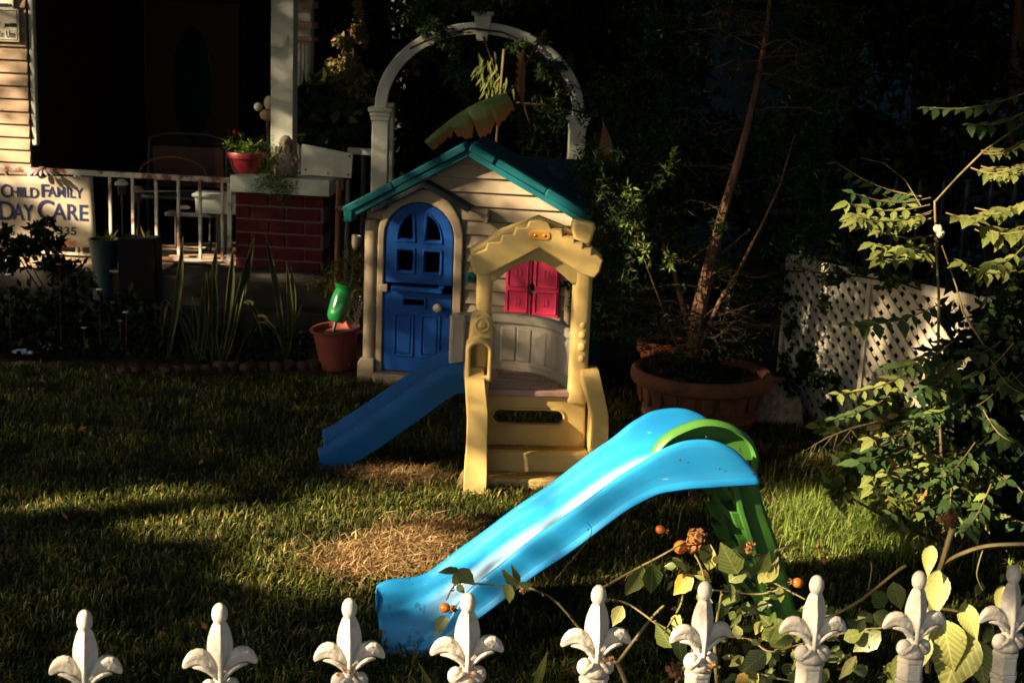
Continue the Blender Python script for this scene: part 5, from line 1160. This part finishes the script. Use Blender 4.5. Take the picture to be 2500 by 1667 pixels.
# red clay pot, green jar, silvery plant, ferns, cup
rp = pot('clay_flowerpot', 'tilted red clay flowerpot left of the playhouse', 'flowerpot', Frame((0,0,0),0), G(822,905).x, 9.05, .0, .155, .275, M['claypot'], .08, (0,R(-4),0), None, .74); rp.rotation_euler = (R(3),R(-5),0)
gj = at(832,742,9.1); t = thing('green_jar', 'shiny green glazed jar tipped on its side above the red clay pot', 'jar', gj); t.rotation_euler = (R(-14),R(14),0)
MB().lathe([(.02,-.125),(.050,-.12),(.066,-.09),(.070,-.03),(.070,.04),(.062,.075),(.058,.09),(.080,.12),(.074,.12),(.050,.09),(.05,.06)], n=26).build('body', M['jar'], t)
MB().tube([V((0,0,-.12)),V((0.02,.03,-.45))],.012,6).build('stake', M['iron'], t)
p = at(868,800,9.1); t = thing('silver_plant', 'dry silvery plant with beaded stems between the jar and the playhouse', 'plant', (p.x,9.1,p.z-.03)); b_ = MB(); b0 = V((p.x,9.1,p.z-.03))
for x1__,y1__ in ((862,728),(868,735),(880,725),(884,740),(850,770),(856,775),(878,750)):
    q_ = at(x1__,y1__,9.1)-b0
    for k in range(12): u = k/11; b_.ball(V((.0,0,.01)).lerp(q_,u)+V((random.uniform(-.006,.006),0,0)),.009*(1.1-u*.5),(1,1,1.2),6,4,.2)
for k in range(16): b_.ball(V((random.uniform(-.06,.05),random.uniform(-.03,.03),random.uniform(-.015,.015))),.012,(1,1,.8),6,4,.2)
b_.build('stem', M['statue'], t); MB().tube([V((0,0,0)),V((0,0,-b0.z))],.01,5).build('stalk', M['twig'], t)
fn = thing('tan_fern', 'yellowish fern fronds between the pier and the playhouse', 'fern', (at(830,660,9.6).x,9.6,0)); o_ = np.array([at(830,660,9.6).x,9.6,0]); P_ = []
for x0_,y0_,x1__,y1__ in ((880,640,800,665),(890,665,770,690),(870,700,740,700),(890,640,850,620),(880,690,790,720),(900,680,860,640),(885,660,815,640),(890,720,800,700)):
    A, B = at(x0_,y0_,9.6), at(x1__,y1__,9.45)
    for k in range(90): u = random.random(); P_.append(np.array(A.lerp(B,u)+V((0,0,.04*math.sin(u*3))))+rng.normal(size=3)*np.array([.008,.02,.012]))
leaves('fronds', M['f_fern'], np.array(P_)-o_, .045,.012, fn, .3); MB().tube([V((0,0,0)),V((.03,0,.3)),at(880,670,9.6)-V(o_)],.006,5).build('stem', M['twig'], fn)
p = at(868,592,9.7); t = thing('metal_cup', 'small sunlit metal cup hanging beside the playhouse', 'cup', p); t.rotation_euler = (0,R(8),0)
MB().lathe([(.020,-.05),(.034,.05),(.030,.05),(.017,-.045)], n=16).build('body', M['metal'], t); MB().tube([V((0,.03,.04)),V((.02,.06,-p.z))],.008,5).build('stake', M['greywood'], t)
for x,y,lab in ((60,862,'crumpled pale blue paper scrap lying in the dark bed'),(115,850,'orange and blue wrapper lying beside the paper scrap')):
    p = G(x,y,.03); t = thing('litter', lab, 'litter', p, 0); MB().ball((0,0,.01),.05,(1.5,.7,.4),8,6,.3).build('scrap', M['paper'], t, 0, 0)
    if x > 100: MB().ball((-.03,.02,.03),.045,(1.3,.5,.3),8,6,.3).build('wrapper', M['bloom'], t, 0, 0)
# dark fern tip in front of the playhouse window
p = at(1390,690,8.35); t = thing('cypress_sprig', 'dark cypress sprig hanging in front of the playhouse window corner', 'plant', (1.0,8.45,.30)); o_ = np.array([1.0,8.45,.30])
leaves('foliage', M['f_juniper'], px_cloud([(1395,660,8.40,.03,.05,60),(1400,700,8.40,.03,.07,90),(1405,750,8.4,.03,.05,60),(1385,690,8.4,.02,.03,30)],.03)-o_, .045,.012, t, .6); MB().tube([V((0,0,0)),V((-.2,0,.4)),at(1402,640,8.4)-V(o_),at(1400,770,8.4)-V(o_)],.004,5).build('stem', M['twig'], t)

# ---------------------------------------------------------------- rose bush along the fence
RY = 3.25; rb0 = V((at(1650,1667,RY).x, RY, 0)); rs = thing('rose_bush', 'straggly rose bush with orange hips behind the right part of the fence', 'rose bush', rb0)
cn = MB()
def cane(pts, r0=.006, r1=.004, Y=RY):
    r0 *= .72; r1 *= .72; P = [at(x,y,Y+.03*math.sin(i*2.1)) for i,(x,y) in enumerate(pts)]; cn.tube([p-rb0 for p in spl(P,len(P)*4)], [r0+(r1-r0)*i/(len(P)*4) for i in range(len(P)*4+1)], 6)
    for k in range(len(pts)*2):
        i = random.randrange(len(P)-1); c = P[i].lerp(P[i+1],random.random()); cn.tube([c-rb0,c-rb0+V((random.uniform(-.01,.01),-.006,random.uniform(-.004,.010)))],[.0022,.0004],4)
cane([(1420,1540),(1358,1468),(1305,1439),(1275,1434),(1158,1424),(1114,1424),(1090,1463)],.0045,.0028)
cane([(1470,1585),(1507,1618),(1540,1700)],.008,.009); cane([(1507,1618),(1585,1515),(1620,1478)],.0065,.004)
cane([(1460,1440),(1545,1393),(1625,1350),(1690,1312)],.005,.003); cane([(1475,1462),(1530,1472),(1600,1520),(1650,1562)],.0045,.003)
cane([(1750,1667),(1745,1560),(1762,1450)],.007,.005); cane([(1668,1395),(1664,1470),(1620,1545)],.0045,.003); cane([(1700,1335),(1850,1402),(1965,1462)],.004,.0025); cane([(1790,1362),(1880,1350),(1945,1322)],.004,.003)
cane([(1265,1435),(1230,1390)],.003,.002); cane([(1900,1440),(1840,1450),(1740,1440)],.003,.003); cane([(1650,1667),(1700,1560),(1720,1420),(1690,1340)],.005,.003)
cane([(1740,1550),(1830,1560),(1880,1590),(1960,1570),(2080,1540),(2180,1530)],.004,.003); cane([(1780,1600),(1850,1640),(1930,1660),(2000,1650)],.004,.003); cane([(1355,1415),(1440,1310),(1435,1275)],.0016,.001)
cn.build('cane', M['cane'], rs, 0, 60)
rl1 = leaf_mesh('rose_leaf', M['f_rose'], .62,.12,.18,1.6,8,.05); rl2 = leaf_mesh('rose_leaf', M['f_rose_yellow'], .6,.2,.25,1.6,8,.05); rl3 = leaf_mesh('rose_leaf', M['f_pale'], .62,.15,.2,1.6,8,.05)
def rleaf(x0,y0,x1,y1,me=rl1,Y=RY,w=1.0,nr=None):
    put_leaf(me,'leaf',at(x0,y0,Y),at(x1,y1,Y+random.uniform(-.03,.03)),rs,nr or (random.uniform(-.7,.7),-1,random.uniform(.2,.9)),w)
for a in ((1592,1376,1592,1455,rl1,RY,.85),(1572,1384,1526,1462,rl1,RY,.7),(1692,1402,1640,1452,rl2),(1702,1396,1742,1418,rl2),(1735,1328,1722,1398,rl3),(1520,1478,1494,1528,rl3),(1640,1360,1680,1392,rl3,RY,.5),(1660,1500,1640,1540,rl3),(1118,1426,1116,1386,rl3,RY+.02,1.1),(1118,1388,1160,1428),(1116,1426,1134,1448),(1118,1390,1070,1396,rl1,RY,.6),(1245,1424,1240,1474,rl1),(1250,1420,1256,1460,rl3,RY,.6),(1262,1428,1224,1394,rl1,RY,.6),(1270,1428,1235,1410,rl3,RY,.5),(1268,1424,1250,1380,rl1,RY,.5),(1298,1438,1270,1420,rl3,RY,.6),(1092,1502,1058,1550,rl1,RY,.9),
    (1640,1580,1600,1520,rl1),(1655,1540,1665,1625,rl1,RY-.2,.7),(1800,1400,1760,1330,rl1),(1830,1350,1790,1340),(1850,1400,1880,1350),(1890,1380,1850,1430,rl3,RY,.8),(1880,1420,1900,1360,rl3,RY,.6),(1780,1420,1830,1380),(1930,1580,1860,1500,rl1),(1870,1590,1810,1640,rl1,RY-.2),(1860,1560,1900,1530,rl1),(1760,1480,1800,1450),(1700,1450,1740,1470),(1990,1600,1930,1640,rl3),(2060,1560,2110,1540,rl1),(2130,1500,2190,1520,rl1),(2150,1540,2080,1590,rl1),(2090,1600,2050,1660,rl3,RY,.6),(1820,1640,1800,1690,rl2),(2160,1480,2130,1440,rl1),(2180,1420,2200,1490,rl1)): rleaf(*a)
for k in range(170):
    x = random.triangular(1600,2220,1800); y = random.uniform(1360,1660) if x < 1920 else random.uniform(1480,1667); a_ = random.uniform(0,6.28); l_ = random.uniform(18,44)
    rleaf(x,y,x+l_*math.cos(a_),y+l_*math.sin(a_)*.8+12,random.choice((rl1,rl1,rl1,rl3,rl1)),RY+random.uniform(-.15,.45),random.uniform(.6,1))
for k in range(22):
    x = random.uniform(1640,1900); y = random.uniform(1330,1500); a_ = random.uniform(0,6.28); rleaf(x,y,x+30*math.cos(a_),y+30*math.sin(a_),rl1,RY+random.uniform(-.1,.3),.6)
def hip(x,y,r,Y=RY,ax=(1,0,-.3)):
    p = at(x,y,Y)-rb0; rot = V(ax).to_track_quat('Z','Y').to_matrix(); hb_ = MB().ball(p,r,(1,1,1.12),14,10,0,rot).build('rose_hip', M['hip'], rs); b_ = MB()
    for k in range(5):
        a_ = k*1.256; d_ = rot @ V((math.cos(a_)*.8,math.sin(a_)*.8,1)); b_.tube([p+rot @ V((0,0,r*.95)),p+rot @ V((0,0,r))+d_*r*.9],[r*.22,r*.05],4)
    b_.build('calyx', M['bloom'], hb_)
hip(1612,1292,.0105,RY,(1,0,-.2)); hip(1662,1335,.0165,RY,(.6,-.3,.6)); hip(1948,1422,.0125,RY,(-.9,-.2,.2)); hip(1086,1483,.0125,RY,(1,-.3,.1)); hip(2013,1370,.006,RY+.3,(0,0,1))
def bloom(x,y,r,mt,Y=RY):
    p = at(x,y,Y)-rb0; b_ = MB()
    for k in range(46):
        d_ = V((random.gauss(0,1),random.gauss(0,.8),random.gauss(0,1))).normalized(); q_ = p+d_*r*random.uniform(.4,1); e = V((random.gauss(0,1),random.gauss(0,1),random.gauss(0,1))).normalized()*r*.35; f_ = d_.cross(e)*1.0+d_*r*.25
        b_.add([q_-e,q_+f_*.9,q_+e,q_-f_*.5],[(0,1,2,3)])
    b_.ball(p,r*.6,n=8,m=6,jit=.2); b_.build('dried_bloom', mt, rs, 0, 0)
bloom(1700,1312,.026,M['bloom']); bloom(1688,1340,.016,M['bloom']); bloom(1106,1486,.012,M['bloom']); bloom(1828,1335,.016,M['brownleaf']); bloom(2318,1270,.03,M['brownleaf'],RY+.3); bloom(1276,1440,.010,M['brownleaf']); bloom(1648,1640,.022,M['brownleaf'],RY-.3); bloom(1688,1655,.02,M['brownleaf'],RY-.3)
# pale broad leaved plant at right with its thorny canes
bp = V((at(2300,1667,2.95).x,2.95,0)); bw = thing('pale_leaf_plant', 'broad pale yellow green leaves behind the right end of the fence', 'plant', bp); pl = leaf_mesh('broad_leaf', M['f_pale'], .72,.26,.2,1.4,18,.02,.035)
for x0,y0,x1,y1,w_,nr in ((2290,1390,2285,1500,.75,(-.3,-1,.3)),(2275,1330,2262,1400,.6,(-.5,-1,.2)),(2350,1470,2385,1560,.7,(-.4,-1,.5)),(2300,1510,2330,1640,.95,(-.3,-1,.4)),(2360,1530,2300,1690,.95,(-.5,-1,.4)),(2250,1540,2240,1640,.8,(-.3,-1,.3)),(2380,1560,2410,1680,.8,(-.2,-1,.4)),(2210,1590,2190,1690,.7,(-.3,-1,.3)),(2450,1430,2440,1500,.6,(-.4,-1,.3)),(2260,1480,2230,1540,.6,(-.3,-1,.6))):
    put_leaf(pl,'leaf',at(x0,y0,2.95),at(x1,y1,2.9),bw,nr,w_)
for k in range(16):
    x = random.uniform(2380,2500); y = random.uniform(1380,1600); put_leaf(rl1,'leaf',at(x,y,3.3),at(x+random.uniform(-40,40),y+random.uniform(10,50),3.3),bw,(random.uniform(-.5,.5),-1,.5),.7)
b_ = MB()
for pts_,r_ in (([(2265,1640),(2270,1500),(2288,1410),(2300,1374),(2325,1290)],.007),([(2298,1378),(2340,1355),(2410,1333),(2520,1328)],.0055),([(1985,1525),(2090,1472),(2185,1398),(2212,1380)],.004),([(2120,1440),(2128,1390),(2126,1370)],.002),([(2400,1340),(2385,1400),(2400,1440)],.002),([(2270,1480),(2380,1500),(2470,1520)],.004)):
    P = [at(x,y,3.05) for x,y in pts_]; b_.tube([p-bp for p in spl(P,len(P)*4)], r_, 6)
b_.build('cane', M['cane'], bw, 0, 60)
for x0,y0,x1,y1,lab in ((1340,1585,1305,1690,'pale pointed blade leaf standing behind the fence between the fourth and fifth finials'),(1022,1612,1065,1690,'drooping pointed blade leaf left of the fourth finial')):
    A = at(x0,y0,2.9); t = thing('blade_leaf', lab, 'leaf', (A.x,A.y,0)); put_leaf(leaf_mesh('spear_leaf', M['f_trumpet'],.16,-.02,.3),'blade',at(x1,y1,2.95),A,t,(-.6,-1,.2)); MB().tube([V((0,0,0)),at(x1,y1,2.95)-V((A.x,A.y,0))],.004,5).build('stalk', M['stem'], t)

# ---------------------------------------------------------------- lawn
def blades(name, P, h, w, mat, lean=.5, flat=0.0):
    n = len(P); a = rng.uniform(0,2*np.pi,n); d = np.stack([np.cos(a),np.sin(a),np.zeros(n)],1); s = np.stack([-np.sin(a),np.cos(a),np.zeros(n)],1); H = (h*rng.uniform(.5,1.35,n))[:,None]; L = (lean*rng.uniform(.1,1.3,n))[:,None]; W = (w*rng.uniform(.7,1.2,n))[:,None]
    up = np.array([0,0,1.0])*(1-flat); b = P; m = b+up*H*.6+d*H*L*.35; t = b+up*H*(1-.25*L)+d*H*L*1.0; t[:,2] = np.maximum(t[:,2], b[:,2]+.004+rng.uniform(0,.012,n))
    co = np.stack([b-s*W*.5, b+s*W*.5, m+s*W*.45, m-s*W*.45, t+s*W*.06, t-s*W*.06], 1).reshape(-1,3); k = np.arange(n)[:,None]*6
    f = np.concatenate([k+np.array([[0,1,2,3]]), k+np.array([[3,2,4,5]])],1).reshape(-1,4); return rawmesh(name, co, f, 4, mat)
def lawn_points(n):
    Y = 2.9+(9.05-2.9)*rng.random(n)**1.25; X = (rng.random(n)*2-1)*(.42*Y+.15); return np.stack([X,Y,np.zeros(n)],1)
P_ = lawn_points(200000)
def blob(px, py, rx, ry): c = G(px,py); return (c.x,c.y,rx,ry)
STRAW = [blob(940,1375,.24,.16),blob(1020,1335,.17,.12),blob(860,1400,.11,.08),blob(960,1165,.2,.10),blob(1080,1300,.2,.10)]
def inside(P, bl): return sum(np.exp(-(((P[:,0]-c[0])/c[2])**2+((P[:,1]-c[1])/c[3])**2)*1.2) for c in bl)
w_ = inside(P_, STRAW)*(.55+.75*(np.sin(P_[:,0]*19+3*np.sin(P_[:,1]*11))*np.sin(P_[:,1]*23+2*np.sin(P_[:,0]*9)) > -.1)); keep = rng.random(len(P_)) > np.clip(w_,0,.72)
edge = (P_[:,0] < -.9) & (P_[:,1] > 8.75); keep &= ~edge
def foot(fr, x0_, x1__, y0_, y1_):
    q_ = P_[:,:2]-np.array(fr.o)[:2]; a_ = q_@np.array(fr.t)[:2]; b__ = q_@np.array(fr.n)[:2]; return (a_ > x0_) & (a_ < x1__) & (b__ > y0_) & (b__ < y1_)
for fr_, *ex in ((SLIDE,.012,.26,.012,.455),(TOWER,-.29,.37,.0,.32),(HOUSE,.0,1.3,-.02,.9),(TOWER,-1.02,-.85,.26,.60)): keep &= ~foot(fr_, *ex)
clump = .75+.5*np.sin(P_[:,0]*7+np.sin(P_[:,1]*5)*2)*np.sin(P_[:,1]*6+1.3*np.sin(P_[:,0]*4)); keep &= rng.random(len(P_)) < np.clip(.55+.5*clump,0,1)
P_ = P_[keep]; go = blades('lawn_grass', P_, .043, .0070, M['grass'], .9); tag(go, 'green lawn grass across the garden', 'grass', None, 'stuff')
P_ = np.concatenate([np.stack([rng.normal(c[0],c[2]*.62,n),rng.normal(c[1],c[3]*.62,n),rng.uniform(0,.012,n)],1) for c,n in zip(STRAW,(2600,1200,500,1000,600))])
so_ = blades('straw_grass', P_, .085, .0062, M['dry'], 1.2, .5); tag(so_, 'dry straw coloured grass in worn patches beside the slide foot', 'dry grass', None, 'stuff')
c = G(2110,1290); P_ = np.stack([rng.normal(c.x,.22,5200),rng.normal(c.y,.22,5200),np.zeros(5200)],1); so_ = blades('weed_tuft', P_, .13, .0045, M['f_cover'], .9); tag(so_, 'bright green weedy tuft by the foot of the tall plant', 'weeds', None, 'stuff')
c = G(1930,1235); P_ = np.stack([rng.normal(c.x,.16,500),rng.normal(c.y,.10,500),np.zeros(500)],1); so_ = blades('dead_weeds', P_, .10, .005, M['dry'], .9, .1); tag(so_, 'brown dead weeds on the lawn right of the green ladder', 'weeds', None, 'stuff')
c = G(1990,1330); P_ = np.stack([rng.normal(c.x,.2,1200),rng.normal(c.y,.14,1200),np.zeros(1200)],1); so_ = blades('clippings', P_, .06, .009, M['f_pale'], 1.4, .6); tag(so_, 'pale grass clippings on the lawn right of the green ladder', 'clippings', None, 'stuff')
P_ = lawn_points(300); P_[:,2] = .035; lo_ = leaves('fallen_leaves', M['brownleaf'], P_, .04,.022, None, .4); tag(lo_, 'brown fallen leaves scattered through the lawn', 'leaf litter', None, 'stuff')

# ---------------------------------------------------------------- unseen trees added at the left, crown gaps shaped to place the sun patches
e1 = SUN_D.cross(V((0,0,1))).normalized(); e2 = e1.cross(SUN_D).normalized()
def uv(p): return (V(p).dot(e1), V(p).dot(e2))
TB = 5.2
def poly(pts, T):
    q_ = [uv(p) for p in pts]
    if T >= .8:                                   # a lit gap shrinks by the width of the leaves round it
        cx_, cy_ = sum(a for a,b in q_)/len(q_), sum(b for a,b in q_)/len(q_)
        q_ = [(a+.05*(a-cx_)/max(.05,math.hypot(a-cx_,b-cy_)), b+.05*(b-cy_)/max(.05,math.hypot(a-cx_,b-cy_))) for a,b in q_]
    return (q_, T)
gp = lambda L, T: poly([G(x,y,.03) for x,y in L], T)
fpx = lambda fr, yl, L, T: poly([fr.wpx(x,y,yl) for x,y in L], T)
ypx = lambda Y, L, T: poly([at(x,y,Y) for x,y in L], T)
LIGHT = [
 fpx(TOWER,.1,[(1110,520),(1490,520),(1500,1210),(1060,1210)],.18), fpx(HOUSE,0,[(860,480),(1150,340),(1460,500),(1420,900),(860,930)],.07),
 fpx(HOUSE,-.02,[(1215,425),(1290,425),(1425,520),(1400,545),(1290,520),(1240,500)],.9), fpx(HOUSE,0,[(1150,400),(1250,420),(1250,500),(1160,500)],.25), fpx(HOUSE,-.03,[(872,520),(902,520),(898,870),(866,870)],.55), fpx(HOUSE,0,[(1290,778),(1410,790),(1410,850),(1290,840)],.75),
 *[fpx(SLIDE,yl_,[(950,1385),(1130,1300),(1540,1010),(1680,960),(1800,1000),(1900,1130),(1870,1220),(1600,1250),(1250,1480),(1090,1480),(1000,1460)],.985) for yl_ in (0,.16,.32,.48)],
 fpx(SLIDE,0,[(1770,1150),(1870,1150),(1960,1420),(1940,1500),(1850,1450)],.85), fpx(SLIDE,.1,[(930,1470),(1090,1470),(1110,1530),(930,1530)],.3),
 fpx(FENCE,0,[(-200,1340),(1000,1340),(1000,1680),(-200,1680)],.95), fpx(FENCE,0,[(1000,1340),(1600,1340),(1600,1680),(1000,1680)],.75), fpx(FENCE,0,[(1600,1340),(2600,1340),(2600,1680),(1600,1680)],.5),
 ypx(RY,[(1380,1270),(1960,1270),(2040,1420),(2000,1667),(1380,1667)],.62), ypx(RY,[(1060,1370),(1330,1370),(1330,1560),(1040,1560)],.7), ypx(2.95,[(2150,1300),(2480,1300),(2480,1680),(2150,1680)],.9), ypx(RY,[(1900,1450),(2200,1450),(2200,1667),(1900,1667)],.7),
 gp([(560,1330),(760,1285),(1130,1290),(1120,1400),(980,1450),(880,1480),(620,1410)],.97), gp([(300,1275),(420,1255),(800,1215),(1300,1175),(1290,1235),(800,1280),(420,1318)],.97), gp([(60,1215),(500,1175),(510,1205),(90,1245)],.85), gp([(640,1210),(900,1140),(1060,1125),(1090,1175),(900,1200)],.5), gp([(0,1440),(420,1420),(420,1450),(0,1480)],.18),
 gp([(1850,1240),(1960,1215),(2220,1240),(2210,1320),(2060,1375),(1880,1400)],.92), gp([(1440,1400),(1620,1360),(1760,1390),(1740,1450),(1450,1445)],.55),
 ypx(7.85,[(2108,655),(2160,660),(2150,900),(2080,1000),(2090,850)],.9), ypx(7.5,[(2150,660),(2450,720),(2450,1000),(2120,1000)],.42), ypx(8.2,[(1880,600),(2110,650),(2090,1080),(1880,980)],.09),
 *[ypx(y_,[(2000,440),(2560,330),(2560,620),(2100,650)],.85) for y_ in (5.6,5.8,6.0)], *[ypx(y_,[(2020,900),(2240,880),(2330,1010),(2330,1260),(2180,1270),(2030,1130)],.9) for y_ in (5.45,5.65)], ypx(5.5,[(2300,1100),(2500,1100),(2450,1400),(2250,1350)],.35), ypx(6.0,[(1950,1040),(2140,1010),(2140,1060),(1950,1150)],.8),
 ypx(JY,[(1800,370),(1860,370),(1800,560),(1790,760),(1660,790),(1700,620)],.85), ypx(7.8,[(1500,440),(1600,440),(1660,660),(1500,660)],.35), ypx(8.4,[(1550,820),(1660,820),(1640,900),(1560,900)],.6), ypx(7.75,[(1560,900),(1800,930),(1800,1050),(1600,1040)],.12),
 fpx(PORCH,.56,[(-60,-60),(70,-60),(90,300),(-60,290)],.30), fpx(PORCH,.56,[(-60,290),(92,290),(96,430),(-60,430)],.92), fpx(PORCH,.25,[(655,305),(725,305),(725,420),(655,420)],.9), fpx(PORCH,.25,[(640,-60),(770,-60),(770,300),(640,300)],.03),
 fpx(PORCH,.05,[(-100,487),(40,495),(150,530),(240,538),(245,605),(150,605),(-100,590)],.16), fpx(PORCH,.05,[(10,488),(80,492),(90,505),(20,500)],.5), fpx(PORCH,.05,[(120,535),(236,535),(240,560),(150,556)],.5), poly([G(x,y,.36) for x,y in ((-100,620),(225,622),(225,650),(-100,650))],.79), poly([G(x,y,.37) for x,y in ((385,592),(600,596),(600,650),(385,640))],.79), fpx(PORCH,.7,[(440,480),(590,470),(590,520),(440,530)],.6),
 fpx(PORCH,-.25,[(620,655),(740,662),(770,700),(620,690)],.85), fpx(PORCH,.1,[(570,640),(690,670),(690,690),(570,680)],.6), fpx(PORCH,-.04,[(555,425),(810,430),(810,475),(555,475)],.04), fpx(PORCH,-.36,[(730,345),(745,345),(745,440),(730,440)],.8), fpx(PORCH,.1,[(600,330),(660,300),(660,430),(600,430)],.45), fpx(PORCH,.05,[(660,330),(740,330),(740,430),(660,430)],.4), fpx(PORCH,.95,[(620,215),(660,215),(660,300),(620,300)],.5),
 ypx(8.9,[(440,560),(620,560),(620,720),(460,740)],.8), ypx(8.9,[(700,640),(760,640),(760,800),(710,800)],.25), ypx(11.2,[(822,110),(868,20),(892,20),(905,235),(835,260)],.9), ypx(9.1,[(800,690),(835,700),(835,790),(800,780)],.9), ypx(9.1,[(840,720),(895,720),(895,820),(840,820)],.8), ypx(9.6,[(820,430),(860,430),(860,640),(810,640)],.3), ypx(9.7,[(855,560),(880,560),(880,620),(855,620)],.9), ypx(9.5,[(760,640),(900,640),(900,730),(760,730)],.25),
 ypx(AY,[(900,60),(1000,60),(960,480),(900,480)],.05), ypx(AY,[(1335,100),(1400,110),(1440,260),(1380,260)],.45), ypx(9.9,[(1140,110),(1270,110),(1280,270),(1150,270)],.85), ypx(9.9,[(1000,100),(1080,100),(1080,240),(1000,240)],.35), ypx(9.8,[(1020,240),(1280,230),(1280,400),(1020,390)],.14), ypx(AY-.1,[(980,0),(1140,0),(1140,110),(980,110)],.14), ypx(14.3,[(1840,30),(1895,30),(1895,110),(1840,110)],.8), ypx(8.0,[(1450,330),(1520,330),(1520,400),(1450,400)],.4),
]
def pip(u, v, pts):
    c = np.zeros(len(u), bool); n = len(pts)
    for i in range(n):
        (x0,y0),(x1,y1) = pts[i], pts[i-1]; 
        if y0 == y1: continue
        c ^= ((y0 > v) != (y1 > v)) & (u < (x1-x0)*(v-y0)/(y1-y0)+x0)
    return c
u0, u1_, v0, v1_ = -15.5, 1.2, -1.6, 5.4; LN, LW = .095, .06
area = LN*LW*.5*.5; n = int((u1_-u0)*(v1_-v0)*TB/area)
u = rng.uniform(u0,u1_,n); v = rng.uniform(v0,v1_,n); T = np.full(n, math.exp(-TB))
for pts_,tt in LIGHT: m_ = pip(u, v, pts_); T[m_] = np.maximum(T[m_], tt)
acc = rng.random(n) < -np.log(np.clip(T,.001,1))/TB; u, v = u[acc], v[acc]; n = len(u); wv_ = rng.uniform(-10.5,-7.5,n)
P_ = u[:,None]*np.array(e1)+v[:,None]*np.array(e2)+wv_[:,None]*np.array(SUN_D); P_ = P_[P_[:,2] > .4]
tx = [uv_ for uv_ in (-13.4,-9.2,-5.2,-1.4)]
own = np.argmin(np.abs((P_@np.array(e1))[:,None]-np.array(tx)[None,:]),1)
for k,uu in enumerate(tx):
    q_ = P_[own == k]; c = q_.mean(0); uk = (-13.4,-7.0,-3.6,-1.0)[k]; base = e1*uk+V((e1.y,-e1.x,0))*-0.0; sd_ = V((SUN_D.x,SUN_D.y,0)).normalized(); base = V((base.x,base.y,0))-sd_*9.0; t = thing('added_dapple_tree', ('added shading tree out of view at the left nearest the porch','second added shading tree out of view at the left','third added shading tree out of view at the left','added shading tree out of view at the left nearest the viewer')[k], 'tree', base, 0, 'unseen trees added to shade the garden')
    leaves('crown', M['f_added_shade'], q_-np.array(base), LN, LW, t); tk = V((0,0,0)); MB().tube([V((0,0,0)),V((.05,.05,1.8)),V((.0,.1,3.6)),V((.1,.1,5.5))],[.13,.11,.08,.03],9).build('trunk', M['bark'], t)
# unseen crown added above the back of the garden to block sky light
c = cloud([(1.5,11.5,4.6,3.4,2.6,.8,6500),(4.2,9.5,4.6,2.2,2.6,.8,4000),(-.6,12.0,4.4,1.5,1.8,.7,2200)]); t = tree('added_back_canopy', 'unseen tree added so its crown darkens the back of the garden', 'tree', (3.8,13.2,0), [gr(3.8,13.2),V((3.6,13,2.4)),V((2.6,12,4.6))], c, M['f_dark'], .24,.14, None, .2)

tree('added_lawn_canopy', 'unseen tree added so its crown darkens the lawn from above', 'tree', (5.4,2.0,0), [gr(5.4,2.0),V((5.3,2,2.6)),V((5.0,2.6,4.4)),V((3,4.0,6.0))],  # unseen crown added to cut the sky light falling on the lawn
    np.concatenate([np.stack([rng.uniform(-5.6,9,72000),rng.uniform(-9,10.5,72000),rng.uniform(5.6,6.9,72000)],1), cloud([(3.6,6.0,5.2,2.6,3.4,.6,5000)])]), M['f_added_shade'], .24,.15, None, .2)
tree('added_shade_hedge', 'unseen hedge added at the right to keep sky light off the lawn', 'hedge', (6.6,5.0,0), [gr(6.6,5),V((6.6,5,2)),V((6.7,5,4.5))], np.stack([rng.uniform(6.0,7.2,17000),rng.uniform(-3,13,17000),rng.uniform(.05,5.8,17000)],1), M['f_added_shade'], .22,.14, None, .08)  # unseen hedge added to block sky light from the right
